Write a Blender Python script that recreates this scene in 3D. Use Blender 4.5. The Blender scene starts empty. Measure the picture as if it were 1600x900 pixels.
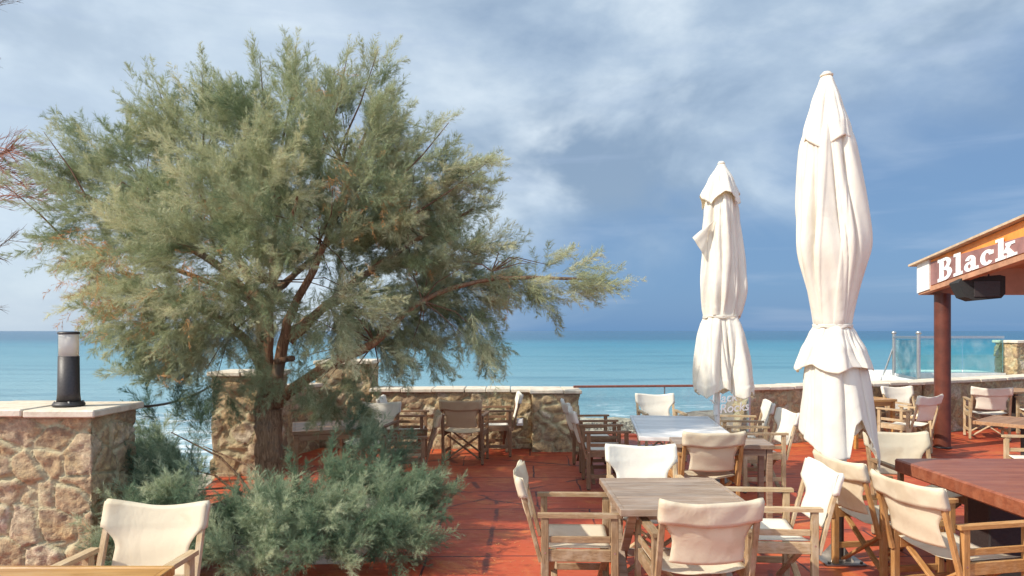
import bpy, bmesh, math, random
import numpy as np
from mathutils import Vector, Matrix, Euler

# ------------------------------------------------------------------ camera, world, sun, exposure
scene = bpy.context.scene
COL = scene.collection
cam_d = bpy.data.cameras.new('camera'); cam = bpy.data.objects.new('camera', cam_d); COL.objects.link(cam)
cam.location = (0, 0, 1.8); cam.rotation_euler = (math.radians(90), 0, 0)
cam_d.sensor_width = 36; cam_d.lens = 23.6; cam_d.shift_y = 0.0419
cam_d.clip_start = 0.05; cam_d.clip_end = 60000
scene.camera = cam

SUN_AZ = 247.0      # degrees clockwise from +Y : the sun stands behind the camera, to the left
SUN_EL = 40.0
world = bpy.data.worlds.new('World'); scene.world = world; world.use_nodes = True

class NT:
    """tiny helper for writing node trees"""
    def __init__(s, tree): s.t = tree; s.n = tree.nodes; s.l = tree.links
    def add(s, typ, ins=None, **props):
        nd = s.n.new(typ)
        for k, v in props.items(): setattr(nd, k, v)
        for k, v in (ins or {}).items():
            if isinstance(v, bpy.types.NodeSocket): s.l.new(v, nd.inputs[k])
            else: nd.inputs[k].default_value = v
        return nd
    def math(s, op, a, b=0.0, c=0.0, clamp=False):
        nd = s.add('ShaderNodeMath', operation=op); nd.use_clamp = clamp
        for i, v in enumerate((a, b, c)):
            if isinstance(v, bpy.types.NodeSocket): s.l.new(v, nd.inputs[i])
            else: nd.inputs[i].default_value = v
        return nd.outputs[0]
    def mix(s, f, a, b, mode='MIX'):
        nd = s.add('ShaderNodeMix', data_type='RGBA', blend_type=mode)
        for k, v in ((0, f), (6, a), (7, b)):
            if isinstance(v, bpy.types.NodeSocket): s.l.new(v, nd.inputs[k])
            else: nd.inputs[k].default_value = v if k == 0 else (tuple(v) + (1,) if len(v) == 3 else v)
        return nd.outputs[2]
    def noise(s, vec, scale, detail=4, rough=.55, dist=0.0):
        nd = s.add('ShaderNodeTexNoise', {'Scale': scale, 'Detail': detail, 'Roughness': rough, 'Distortion': dist})
        if vec is not None: s.l.new(vec, nd.inputs['Vector'])
        return nd.outputs['Fac']
    def ramp(s, f, stops, interp='LINEAR'):
        nd = s.add('ShaderNodeValToRGB'); s.l.new(f, nd.inputs[0]); cr = nd.color_ramp; cr.interpolation = interp
        while len(cr.elements) < len(stops): cr.elements.new(.5)
        for e, (p, c) in zip(cr.elements, stops):
            e.position = p
            e.color = (c, c, c, 1) if isinstance(c, (int, float)) else tuple(c) + (1,)
        return nd.outputs[0]
    def smooth(s, v, lo, hi):
        nd = s.add('ShaderNodeMapRange', {'From Min': lo, 'From Max': hi}, interpolation_type='SMOOTHSTEP')
        s.l.new(v, nd.inputs['Value']); return nd.outputs[0]
    def mapping(s, vec, scale=(1, 1, 1), loc=(0, 0, 0), rot=(0, 0, 0)):
        nd = s.add('ShaderNodeMapping', {'Scale': scale, 'Location': loc, 'Rotation': rot})
        s.l.new(vec, nd.inputs['Vector']); return nd.outputs[0]

def build_world():
    T = NT(world.node_tree); T.n.clear()
    sky = T.add('ShaderNodeTexSky', sky_type='NISHITA', sun_disc=False,
                sun_elevation=math.radians(SUN_EL), sun_rotation=math.radians(SUN_AZ))
    sky.air_density = 1.0; sky.dust_density = 1.5
    tc = T.add('ShaderNodeTexCoord').outputs['Generated']
    sep = T.add('ShaderNodeSeparateXYZ', {0: tc}); x, z = sep.outputs[0], sep.outputs[2]
    v = T.mapping(tc, (1.0, 1.0, 1.9))
    n1 = T.noise(v, 2.6, 7, .52, .5)
    n2 = T.noise(T.mapping(tc, (1, 1, 1.9), (3.1, 1.7, .4)), 4.6, 9, .55, .1)
    n3 = T.noise(T.mapping(tc, (1, 1, 1.8), (7.1, 2.7, 1.4)), 1.8, 6, .55, .6)
    # cloud cover: a bank that rises from low on the left to high on the right
    s = T.math('MULTIPLY_ADD', x, -.34, z)
    s = T.math('MULTIPLY_ADD', T.math('SUBTRACT', n1, .5), .42, s)
    cov = T.smooth(s, -.02, .16)
    left = T.smooth(x, .06, -.38)
    low = T.mix(T.smooth(z, .0, .30), (.088, .188, .345), (.108, .188, .325))
    lowl = T.mix(T.smooth(z, .0, .14), (.20, .315, .48), (.34, .43, .53))
    base = T.mix(left, low, lowl)
    cl = T.ramp(n2, [(.30, (.20, .27, .365)), (.46, (.295, .37, .455)), (.58, (.40, .47, .535)), (.72, (.54, .60, .64))])
    cl2 = T.mix(T.smooth(n3, .48, .64), cl, (.165, .23, .318))
    cl3 = T.mix(T.math('MULTIPLY', left, .45), cl2, (.45, .52, .58))
    c = T.mix(T.math('MULTIPLY', cov, .93), base, cl3)
    # streaks of thin cloud low over the sea
    st = T.noise(T.mapping(tc, (1, 1, 9.0)), 3.2, 5, .5, .3)
    c = T.mix(T.math('MULTIPLY', T.smooth(st, .52, .75), .35), c, (.27, .34, .46))
    # unseen sky behind the camera, brightened as an added frontal fill
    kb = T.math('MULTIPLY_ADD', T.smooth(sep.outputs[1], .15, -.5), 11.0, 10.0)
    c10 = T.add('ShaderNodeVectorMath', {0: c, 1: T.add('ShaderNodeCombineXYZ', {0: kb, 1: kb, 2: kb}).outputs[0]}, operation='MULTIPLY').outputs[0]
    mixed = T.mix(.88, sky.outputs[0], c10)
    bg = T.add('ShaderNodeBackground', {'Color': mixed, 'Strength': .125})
    out = T.add('ShaderNodeOutputWorld'); T.l.new(bg.outputs[0], out.inputs[0])
build_world()

sun_d = bpy.data.lights.new('sun', 'SUN'); sun = bpy.data.objects.new('sun', sun_d); COL.objects.link(sun)
sun_d.energy = 4.4; sun_d.angle = math.radians(1.1); sun_d.color = (1.0, .925, .79)
_a, _e = math.radians(SUN_AZ), math.radians(SUN_EL)
SUN_DIR = Vector((math.sin(_a)*math.cos(_e), math.cos(_a)*math.cos(_e), math.sin(_e)))
sun.rotation_euler = SUN_DIR.to_track_quat('Z', 'Y').to_euler(); sun.location = SUN_DIR*30
vs = scene.view_settings; vs.view_transform = 'Standard'; vs.look = 'None'; vs.exposure = 0.42; vs.gamma = 1; vs.use_curve_mapping = False
scene.cycles.max_bounces = 8; scene.cycles.transparent_max_bounces = 12

# ------------------------------------------------------------------ object helpers
def tag(o, label=None, cat=None, group=None, kind=None):
    if label: o['label'] = label
    if cat: o['category'] = cat
    if group: o['group'] = group
    if kind: o['kind'] = kind
    return o
def empty(name, loc=(0, 0, 0), rz=0.0):
    o = bpy.data.objects.new(name, None); o.empty_display_size = .2
    o.location = loc; o.rotation_euler = (0, 0, rz); COL.objects.link(o); return o
def copy_tree(o, parent=None):
    c = o.copy(); COL.objects.link(c)
    if parent: c.parent = parent
    for ch in list(o.children): copy_tree(ch, c)
    return c
def link_mesh(name, me, mat, parent=None, smooth=False):
    o = bpy.data.objects.new(name, me); COL.objects.link(o)
    for m in (mat if isinstance(mat, (list, tuple)) else [mat]): me.materials.append(m)
    if smooth: me.polygons.foreach_set('use_smooth', [True]*len(me.polygons))
    if parent: o.parent = parent
    return o

class MB:
    """collects shapes and links them as ONE mesh object"""
    def __init__(s): s.v = []; s.f = []; s.sm = []; s.mi = []
    def add(s, vs_, fs, smooth=False, mi=0):
        b = len(s.v); s.v.extend([tuple(p) for p in vs_])
        for f in fs: s.f.append([i + b for i in f]); s.sm.append(smooth); s.mi.append(mi)
    def box(s, size, M=None, bev=.0, mi=0):
        bm = bmesh.new(); bmesh.ops.create_cube(bm, size=1.0)
        bmesh.ops.scale(bm, vec=size, verts=bm.verts)
        if bev > 0: bmesh.ops.bevel(bm, geom=bm.edges[:], offset=bev, segments=1, affect='EDGES')
        if M is not None: bmesh.ops.transform(bm, matrix=M, verts=bm.verts)
        bm.verts.index_update()
        s.add([v.co[:] for v in bm.verts], [[v.index for v in f.verts] for f in bm.faces], False, mi); bm.free()
    def bx(s, x0, x1, y0, y1, z0, z1, bev=.0, mi=0):
        s.box((x1-x0, y1-y0, z1-z0), Matrix.Translation(((x0+x1)/2, (y0+y1)/2, (z0+z1)/2)), bev, mi)
    def bar(s, a, b, w, h, up=(0, 0, 1), bev=.003, mi=0):
        a, b = Vector(a), Vector(b); d = (b-a); L = d.length; d.normalize()
        x = Vector(up).cross(d)
        if x.length < 1e-4: x = Vector((1, 0, 0)).cross(d)
        x.normalize(); y = d.cross(x)
        M = Matrix((x, y, d)).transposed().to_4x4(); M.translation = (a+b)/2
        s.box((w, h, L), M, bev, mi)
    def tube(s, pts, rad, seg=10, cap=True, mi=0, jag=None):
        pts = [Vector(p) for p in pts]; n = len(pts)
        if not hasattr(rad, '__len__'): rad = [rad]*n
        vv = []; prev = None
        for i, p in enumerate(pts):
            t = (pts[min(i+1, n-1)] - pts[max(i-1, 0)]).normalized()
            if prev is None:
                r = Vector((1, 0, 0)) if abs(t.x) < .9 else Vector((0, 1, 0))
                u = t.cross(r).normalized()
            else: u = (prev - t*prev.dot(t)).normalized()
            prev = u; w = t.cross(u)
            for k in range(seg):
                a = 2*math.pi*k/seg; rr = rad[i]*(jag(i, a) if jag else 1)
                vv.append(p + u*math.cos(a)*rr + w*math.sin(a)*rr)
        ff = [[i*seg+k, i*seg+(k+1) % seg, (i+1)*seg+(k+1) % seg, (i+1)*seg+k] for i in range(n-1) for k in range(seg)]
        s.add(vv, ff, True, mi)
        if cap:
            s.add(vv[:seg], [list(range(seg))[::-1]], False, mi); s.add(vv[-seg:], [list(range(seg))], False, mi)
    def lathe(s, prof, c=(0, 0, 0), seg=32, mi=0, smooth=True):
        vv = [(c[0]+r*math.cos(2*math.pi*k/seg), c[1]+r*math.sin(2*math.pi*k/seg), c[2]+z) for r, z in prof for k in range(seg)]
        ff = [[i*seg+k, i*seg+(k+1) % seg, (i+1)*seg+(k+1) % seg, (i+1)*seg+k] for i in range(len(prof)-1) for k in range(seg)]
        s.add(vv, ff, smooth, mi)
    def prism(s, poly, z0, z1, mi=0):
        n = len(poly)
        vv = [(p[0], p[1], z0) for p in poly] + [(p[0], p[1], z1) for p in poly]
        ff = [[i, (i+1) % n, n+(i+1) % n, n+i] for i in range(n)] + [list(range(n))[::-1], list(range(n, 2*n))]
        s.add(vv, ff, False, mi)
    def grid(s, P, smooth=True, closed_u=False, mi=0):
        nu, nv = len(P), len(P[0]); vv = [p for r in P for p in r]
        ff = [[i*nv+j, ((i+1) % nu)*nv+j, ((i+1) % nu)*nv+j+1, i*nv+j+1] for i in range(nu if closed_u else nu-1) for j in range(nv-1)]
        s.add(vv, ff, smooth, mi)
    def build(s, name, mat, parent=None):
        me = bpy.data.meshes.new(name); me.from_pydata(s.v, [], s.f); me.update()
        me.polygons.foreach_set('use_smooth', s.sm); me.polygons.foreach_set('material_index', s.mi)
        bm = bmesh.new(); bm.from_mesh(me); bmesh.ops.recalc_face_normals(bm, faces=bm.faces); bm.to_mesh(me); bm.free()
        return link_mesh(name, me, mat, parent)

def np_mesh(name, V, F, mat, parent=None, smooth=False, color=None, mi=None):
    """fast mesh from numpy arrays; F is (n,3) or (n,4)"""
    V = np.asarray(V, dtype=np.float32); F = np.asarray(F, dtype=np.int32); k = F.shape[1]
    me = bpy.data.meshes.new(name)
    me.vertices.add(len(V)); me.vertices.foreach_set('co', V.ravel())
    me.loops.add(F.size); me.loops.foreach_set('vertex_index', F.ravel())
    me.polygons.add(len(F)); me.polygons.foreach_set('loop_start', np.arange(0, F.size, k, dtype=np.int32))
    me.polygons.foreach_set('loop_total', np.full(len(F), k, dtype=np.int32))
    me.polygons.foreach_set('use_smooth', np.full(len(F), smooth, dtype=bool))
    me.update(calc_edges=True)
    if color is not None:
        at = me.color_attributes.new('tint', 'FLOAT_COLOR', 'POINT')
        at.data.foreach_set('color', np.asarray(color, dtype=np.float32).ravel())
    o = link_mesh(name, me, mat, parent)
    if mi is not None: me.polygons.foreach_set('material_index', mi)
    return o

# ------------------------------------------------------------------ materials
def new_mat(name):
    m = bpy.data.materials.new(name); m.use_nodes = True
    T = NT(m.node_tree); T.n.clear(); return m, T
def finish(T, bsdf, m=None):
    o = T.add('ShaderNodeOutputMaterial'); T.l.new(bsdf, o.inputs[0])
def principled(T, col, rough=.7, bump=None, bstr=.3, bdist=.01, **kw):
    b = T.add('ShaderNodeBsdfPrincipled')
    for k, v in (('Base Color', col), ('Roughness', rough)):
        if isinstance(v, bpy.types.NodeSocket): T.l.new(v, b.inputs[k])
        else: b.inputs[k].default_value = (tuple(v)+(1,)) if k == 'Base Color' else v
    for k, v in kw.items():
        k = k.replace('_', ' ')
        if isinstance(v, bpy.types.NodeSocket): T.l.new(v, b.inputs[k])
        else: b.inputs[k].default_value = v
    if bump is not None:
        bp = T.add('ShaderNodeBump', {'Strength': bstr, 'Distance': bdist, 'Height': bump}); T.l.new(bp.outputs[0], b.inputs['Normal'])
    return b.outputs[0]

def mat_simple(name, c, rough=.6, var=.12, scale=14, bstr=.15, metal=0.0, **kw):
    m, T = new_mat(name); tc = T.add('ShaderNodeTexCoord').outputs['Object']
    n = T.noise(tc, scale, 6, .6)
    col = T.mix(T.smooth(n, .3, .7), [x*(1-var) for x in c], [min(1, x*(1+var)) for x in c])
    finish(T, principled(T, col, rough, n, bstr, .004, Metallic=metal, **kw)); return m

def mat_wood(name, dark, light, rough=.7, wear=(.45, .40, .34), wearamt=.4, scale=1.0, top=False):
    m, T = new_mat(name); tc = T.add('ShaderNodeTexCoord'); gen = tc.outputs['Generated']; ob = tc.outputs['Object']
    rnd = T.add('ShaderNodeObjectInfo').outputs['Random']
    off = T.add('ShaderNodeVectorMath', {0: gen, 1: T.add('ShaderNodeCombineXYZ', {0: T.math('MULTIPLY', rnd, 37.0), 1: T.math('MULTIPLY', rnd, 11.0)}).outputs[0]}, operation='ADD').outputs[0]
    if top:
        isl = T.add('ShaderNodeNewGeometry').outputs['Random Per Island']
        off = T.mapping(T.add('ShaderNodeVectorMath', {0: ob, 1: T.add('ShaderNodeCombineXYZ', {0: T.math('MULTIPLY', isl, 31.0), 1: T.math('MULTIPLY', rnd, 7.0)}).outputs[0]}, operation='ADD').outputs[0], (.35, 6.5, 6.5))
        ob = T.mapping(ob, (.5, 2.2, 1)); rnd = isl
    g = T.noise(off, 5.5*scale, 7, .68, .9)
    f = T.noise(off, 26*scale, 4, .7)
    w = T.noise(ob, 9, 5, .6)
    col = T.mix(T.smooth(g, .3, .7), dark, light)
    col = T.mix(T.math('MULTIPLY', T.smooth(w, .44, .68), wearamt), col, wear)
    col = T.mix(T.math('MULTIPLY', T.smooth(f, .56, .72), .4), col, [x*.55 for x in dark])
    k = T.math('MULTIPLY_ADD', rnd, .3, .85)
    col = T.add('ShaderNodeVectorMath', {0: col, 1: T.add('ShaderNodeCombineXYZ', {0: k, 1: k, 2: k}).outputs[0]}, operation='MULTIPLY').outputs[0]
    finish(T, principled(T, col, rough, T.math('ADD', g, T.math('MULTIPLY', f, .5)), .35, .004)); return m

def mat_fabric(name, c, trans=.25, stain=(.62, .48, .30), stainamt=.25, folds=.0, rough=.9):
    m, T = new_mat(name); tc = T.add('ShaderNodeTexCoord').outputs['Object']
    rnd = T.add('ShaderNodeObjectInfo').outputs['Random']
    off = T.add('ShaderNodeVectorMath', {0: tc, 1: T.add('ShaderNodeCombineXYZ', {0: T.math('MULTIPLY', rnd, 29.0), 2: T.math('MULTIPLY', rnd, 13.0)}).outputs[0]}, operation='ADD').outputs[0]
    n = T.noise(off, 5.0, 5, .55, .4); n2 = T.noise(off, 2.2, 4, .5)
    weave = T.noise(tc, 420, 2, .5)
    col = T.mix(T.math('MULTIPLY', T.smooth(n, .47, .66), stainamt), c, stain)
    k = T.math('MULTIPLY_ADD', rnd, .10, .94)
    col = T.add('ShaderNodeVectorMath', {0: col, 1: T.add('ShaderNodeCombineXYZ', {0: k, 1: k, 2: k}).outputs[0]}, operation='MULTIPLY').outputs[0]
    wr = T.noise(T.mapping(off, (1, 1, .45), (0, 0, 0), (.3, .25, .4)), 6.0, 3, .5, .8)
    h = T.math('ADD', T.math('MULTIPLY', wr, 1.0 + folds), T.math('MULTIPLY_ADD', T.noise(off, 19.0, 3, .6, 1.6), .22, T.math('MULTIPLY', weave, .06)))
    bs = principled(T, col, rough, h, .65, .012)
    tr = T.add('ShaderNodeBsdfTranslucent', {'Color': T.mix(1.0, col, (1.0, .88, .66), 'MULTIPLY')})
    mx = T.add('ShaderNodeMixShader', {0: trans, 1: bs, 2: tr.outputs[0]})
    finish(T, mx.outputs[0]); return m

def mat_stone():
    m, T = new_mat('rubble_stone'); at = T.add('ShaderNodeAttribute', attribute_name='tint')
    sep = T.add('ShaderNodeSeparateColor', {0: at.outputs['Color']}); r, e, b = sep.outputs
    pos = T.add('ShaderNodeNewGeometry').outputs['Position']
    n = T.noise(pos, 22, 8, .66); nb = T.noise(pos, 5, 5, .6); pit = T.noise(pos, 75, 4, .6)
    st = T.ramp(r, [(.0, (.24, .16, .10)), (.2, (.50, .36, .20)), (.36, (.30, .21, .14)), (.52, (.62, .46, .26)), (.66, (.38, .25, .15)), (.82, (.56, .44, .29)), (1., (.68, .60, .46))])
    st = T.mix(T.smooth(nb, .42, .7), st, (.56, .40, .20))
    st = T.mix(T.smooth(n, .38, .66), T.mix(.6, st, (.16, .11, .07)), st)
    st = T.mix(T.math('MULTIPLY', T.smooth(pit, .60, .70), .6), st, (.10, .07, .05))
    mort = T.mix(n, (.38, .315, .18), (.55, .485, .31))
    col = T.mix(T.smooth(e, .03, .11), mort, st)
    h = T.math('ADD', T.math('MULTIPLY', n, 1.0), T.math('MULTIPLY', pit, .5))
    finish(T, principled(T, col, .93, h, .9, .02)); return m

def mat_coping():
    m, T = new_mat('pale_limestone'); pos = T.add('ShaderNodeNewGeometry').outputs['Position']
    rnd = T.add('ShaderNodeNewGeometry').outputs['Random Per Island']
    n = T.noise(pos, 9, 7, .65); n2 = T.noise(pos, 45, 4, .6)
    col = T.ramp(n, [(.3, (.42, .34, .25)), (.48, (.62, .54, .43)), (.7, (.74, .68, .58))])
    col = T.mix(T.math('MULTIPLY', rnd, .35), col, (.52, .42, .30))
    finish(T, principled(T, col, .85, T.math('ADD', n, T.math('MULTIPLY', n2, .4)), .5, .01)); return m

def mat_floor():
    m, T = new_mat('red_painted_concrete'); pos = T.add('ShaderNodeNewGeometry').outputs['Position']
    warp = T.add('ShaderNodeVectorMath', {0: pos, 1: T.add('ShaderNodeCombineXYZ', {0: T.math('MULTIPLY', T.noise(pos, 1.3, 3), .10), 1: T.math('MULTIPLY', T.noise(T.mapping(pos, (1, 1, 1), (5, 3, 0)), 1.3, 3), .10)}).outputs[0]}, operation='ADD').outputs[0]
    n = T.noise(pos, .55, 5, .6, .6); n2 = T.noise(pos, 2.6, 7, .66, .8); n3 = T.noise(T.mapping(pos, (1, 3.2, 1)), 5, 7, .7); fine = T.noise(pos, 60, 5, .6)
    col = T.mix(T.smooth(n, .38, .62), (.35, .048, .017), (.46, .080, .022))
    col = T.mix(T.math('MULTIPLY', T.smooth(n2, .50, .72), .75), col, (.56, .165, .036))
    col = T.mix(T.math('MULTIPLY', T.smooth(n3, .52, .70), .6), col, (.13, .018, .010))
    col = T.mix(T.math('MULTIPLY', T.math('MULTIPLY', T.smooth(fine, .5, .7), T.smooth(n2, .4, .6)), .55), col, (.42, .20, .11))
    br = T.add('ShaderNodeTexBrick', {'Vector': T.mapping(warp, (1, 1, 1), (.62, .35, 0)), 'Color1': (1, 1, 1, 1), 'Color2': (.8, .8, .8, 1), 'Mortar': (0, 0, 0, 1), 'Scale': 1.0, 'Mortar Size': .011, 'Mortar Smooth': .35, 'Brick Width': 1.45, 'Row Height': .72})
    br.offset = .35
    bf = br.outputs['Fac']
    gap = T.math('MULTIPLY', bf, T.smooth(T.noise(pos, 1.7, 3), .30, .50))
    k = T.math('MULTIPLY_ADD', T.add('ShaderNodeSeparateColor', {0: br.outputs['Color']}).outputs[0], .35, .68)
    col = T.add('ShaderNodeVectorMath', {0: col, 1: T.add('ShaderNodeCombineXYZ', {0: k, 1: k, 2: k}).outputs[0]}, operation='MULTIPLY').outputs[0]
    # hairline cracks
    vo = T.add('ShaderNodeTexVoronoi', {'Vector': warp, 'Scale': .42}, feature='DISTANCE_TO_EDGE')
    crack = T.math('MULTIPLY', T.smooth(vo.outputs['Distance'], .012, .004), T.smooth(n2, .42, .55))
    col = T.mix(T.math('MAXIMUM', gap, T.math('MULTIPLY', crack, .8)), col, (.07, .016, .014))
    h = T.math('SUBTRACT', T.math('MULTIPLY_ADD', n2, .6, T.math('MULTIPLY', fine, .12)), T.math('MULTIPLY', gap, .9))
    rough = T.math('MULTIPLY_ADD', n3, .5, .32)
    finish(T, principled(T, col, rough, h, .35, .012)); return m

def mat_sea():
    m, T = new_mat('sea_water'); pos = T.add('ShaderNodeNewGeometry').outputs['Position']
    sep = T.add('ShaderNodeSeparateXYZ', {0: pos}); x, y = sep.outputs[0], sep.outputs[1]
    big = T.noise(T.mapping(pos, (.004, .016, 1)), 1.0, 5, .6, .8)
    med = T.noise(T.mapping(pos, (.03, .13, 1)), 1.0, 6, .65, .6)
    # depth of the bottom: shallow sand near the shore, deep water far out
    d = T.math('MULTIPLY', y, T.math('MULTIPLY_ADD', big, .9, .55))
    ld = T.math('DIVIDE', T.math('LOGARITHM', T.math('MAXIMUM', d, 10.0), 10.0), 4.0)
    c = T.ramp(ld, [(.34, (.25, .37, .40)), (.44, (.165, .315, .365)), (.52, (.095, .255, .32)), (.59, (.042, .20, .285)), (.65, (.018, .10, .185)), (.80, (.014, .085, .175))])
    c = T.mix(T.math('MULTIPLY', T.smooth(med, .48, .62), .42), c, (.02, .12, .19))
    c = T.mix(T.math('MULTIPLY', T.smooth(T.noise(T.mapping(pos, (.05, .5, 1)), 1.0, 7, .7, .4), .52, .68), .30), c, (.16, .30, .34))
    w1 = T.noise(T.mapping(pos, (.35, 1.15, 1)), 1.2, 5, .62, .5)
    w2 = T.noise(T.mapping(pos, (1.2, 3.2, 1)), 2.2, 4, .6)
    # foam where the swell breaks on the shore
    edge = T.math('MULTIPLY_ADD', x, -.85, y)
    fn = T.noise(T.mapping(pos, (.22, .6, 1)), 1.6, 8, .72, 1.1)
    near = T.smooth(y, 58, 30)
    foam = T.math('MULTIPLY', T.smooth(T.math('MULTIPLY_ADD', near, .13, fn), .61, .70), near)
    c = T.mix(T.math('MULTIPLY', foam, .85), c, (.74, .78, .78))
    b = principled(T, c, .28, T.math('ADD', w1, T.math('MULTIPLY', w2, .35)), .8, .5, IOR=1.33)
    finish(T, b); return m

def mat_ground(name, stops, scale=3.0, peb=28, bstr=.8, rough=.95):
    m, T = new_mat(name); pos = T.add('ShaderNodeNewGeometry').outputs['Position']
    n = T.noise(pos, scale, 8, .65); v = T.add('ShaderNodeTexVoronoi', {'Vector': pos, 'Scale': peb})
    col = T.ramp(n, stops); pc = T.add('ShaderNodeSeparateColor', {0: v.outputs['Color']}).outputs[0]
    k = T.math('MULTIPLY_ADD', pc, .55, .7)
    col = T.add('ShaderNodeVectorMath', {0: col, 1: T.add('ShaderNodeCombineXYZ', {0: k, 1: k, 2: k}).outputs[0]}, operation='MULTIPLY').outputs[0]
    finish(T, principled(T, col, rough, T.math('SUBTRACT', n, v.outputs['Distance']), bstr, .03)); return m

def mat_foliage(name, c0, c1, c2, trans=.38):
    m, T = new_mat(name); at = T.add('ShaderNodeAttribute', attribute_name='tint')
    sep = T.add('ShaderNodeSeparateColor', {0: at.outputs['Color']})
    col = T.ramp(sep.outputs[0], [(.0, c0), (.5, c1), (1., c2)])
    d = T.add('ShaderNodeBsdfDiffuse', {'Color': col}); t = T.add('ShaderNodeBsdfTranslucent', {'Color': col})
    mx = T.add('ShaderNodeMixShader', {0: trans, 1: d.outputs[0], 2: t.outputs[0]})
    finish(T, mx.outputs[0]); return m

def mat_bark():
    m, T = new_mat('fibrous_bark'); pos = T.add('ShaderNodeTexCoord').outputs['Object']
    g = T.noise(T.mapping(pos, (1, 1, .13)), 34, 7, .7, 1.4); n = T.noise(pos, 4, 5, .6)
    col = T.ramp(g, [(.3, (.07, .036, .02)), (.5, (.32, .17, .09)), (.7, (.52, .31, .18))])
    col = T.mix(T.smooth(n, .5, .7), col, (.20, .15, .11))
    finish(T, principled(T, col, .9, g, 1.0, .03)); return m

def mat_glass(name, tint=(.90, .96, .97), mixf=.12):
    m, T = new_mat(name)
    fr = T.add('ShaderNodeFresnel', {'IOR': 1.45})
    tr = T.add('ShaderNodeBsdfTransparent', {'Color': tuple(tint)+(1,)})
    gl = T.add('ShaderNodeBsdfGlossy', {'Color': (.9, .95, 1, 1), 'Roughness': .02})
    tc = T.add('ShaderNodeTexCoord').outputs['Object']
    salt = T.add('ShaderNodeBsdfDiffuse', {'Color': (.7, .75, .78, 1)})
    a = T.add('ShaderNodeMixShader', {0: T.math('MULTIPLY', fr.outputs[0], .8), 1: tr.outputs[0], 2: gl.outputs[0]})
    f = T.math('MULTIPLY', T.smooth(T.noise(tc, 3.2, 5, .6), .35, .8), mixf)
    b = T.add('ShaderNodeMixShader', {0: f, 1: a.outputs[0], 2: salt.outputs[0]})
    finish(T, b.outputs[0]); return m

M = {}
M['stone'] = mat_stone(); M['coping'] = mat_coping(); M['floor'] = mat_floor(); M['sea'] = mat_sea()
M['beach'] = mat_ground('pebble_beach', [(.3, (.24, .19, .13)), (.5, (.40, .32, .23)), (.7, (.50, .43, .34))], .8, 7)
M['sand'] = mat_ground('sandy_soil', [(.3, (.30, .24, .17)), (.5, (.42, .35, .25)), (.7, (.52, .45, .34))], 2.5, 40, .4)
M['soil'] = mat_ground('dark_soil', [(.3, (.05, .035, .025)), (.5, (.10, .07, .05)), (.7, (.16, .12, .085))], 4, 30)
M['rock'] = mat_ground('coastal_rock', [(.3, (.09, .07, .055)), (.5, (.17, .135, .105)), (.7, (.26, .215, .17))], 1.6, 3, 1.0)
M['wood_grey'] = mat_wood('weathered_teak', (.18, .105, .050), (.36, .235, .125), wear=(.42, .33, .235), wearamt=.5)
M['wood_orange'] = mat_wood('oiled_teak', (.27, .125, .035), (.46, .24, .085), wear=(.50, .35, .2), wearamt=.25)
M['wood_pale'] = mat_wood('pale_teak', (.33, .215, .11), (.53, .39, .23), wear=(.55, .46, .34), wearamt=.5)
M['wood_brown'] = mat_wood('reddish_teak', (.16, .075, .035), (.29, .155, .08), wear=(.27, .19, .13), wearamt=.35)
M['fab'] = mat_fabric('cream_canvas', (.83, .76, .60), .40, stainamt=.38)
M['fab_white'] = mat_fabric('white_canvas', (.85, .81, .715), .25, stainamt=.10)
M['fab_tan'] = mat_fabric('shade_tinted_canvas', (.62, .46, .29), .2, stainamt=.2)  # canvas darkened to tan: shade on the chair backs painted into the colour
M['fab_umb'] = mat_fabric('parasol_canvas', (.88, .86, .80), .38, stain=(.66, .56, .42), stainamt=.12, folds=.6)
M['metal_dark'] = mat_simple('dark_bronze_steel', (.10, .085, .075), .42, .2, 20, .1, .7)
M['metal_black'] = mat_simple('black_enamel', (.032, .025, .024), .5, .25, 60, .3)
M['steel'] = mat_simple('brushed_steel', (.55, .54, .52), .32, .1, 30, .05, 1.0)
M['steel_plate'] = mat_simple('weathered_steel', (.30, .28, .26), .5, .25, 12, .1, .8)
M['white_paint'] = mat_simple('white_paint', (.72, .71, .68), .55, .08, 8, .15)
M['frost'] = mat_simple('frosted_white_plastic', (.80, .81, .82), .35, .03, 10, .02)
M['rail_wood'] = mat_simple('red_brown_rail', (.22, .075, .05), .45, .25, 30, .2)
M['post_paint'] = mat_simple('red_brown_gloss_paint', (.105, .026, .013), .45, .25, 6, .12)
M['glass'] = mat_glass('clear_glass'); M['glass_clear'] = mat_glass('lamp_glass', (.97, .98, .98), .0); M['glass_far'] = mat_glass('green_tinted_glass', (.72, .92, .90), .22)
M['bark'] = mat_bark()
M['rubber'] = mat_simple('black_rubber', (.02, .02, .02), .8, .2, 50, .1)
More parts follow.
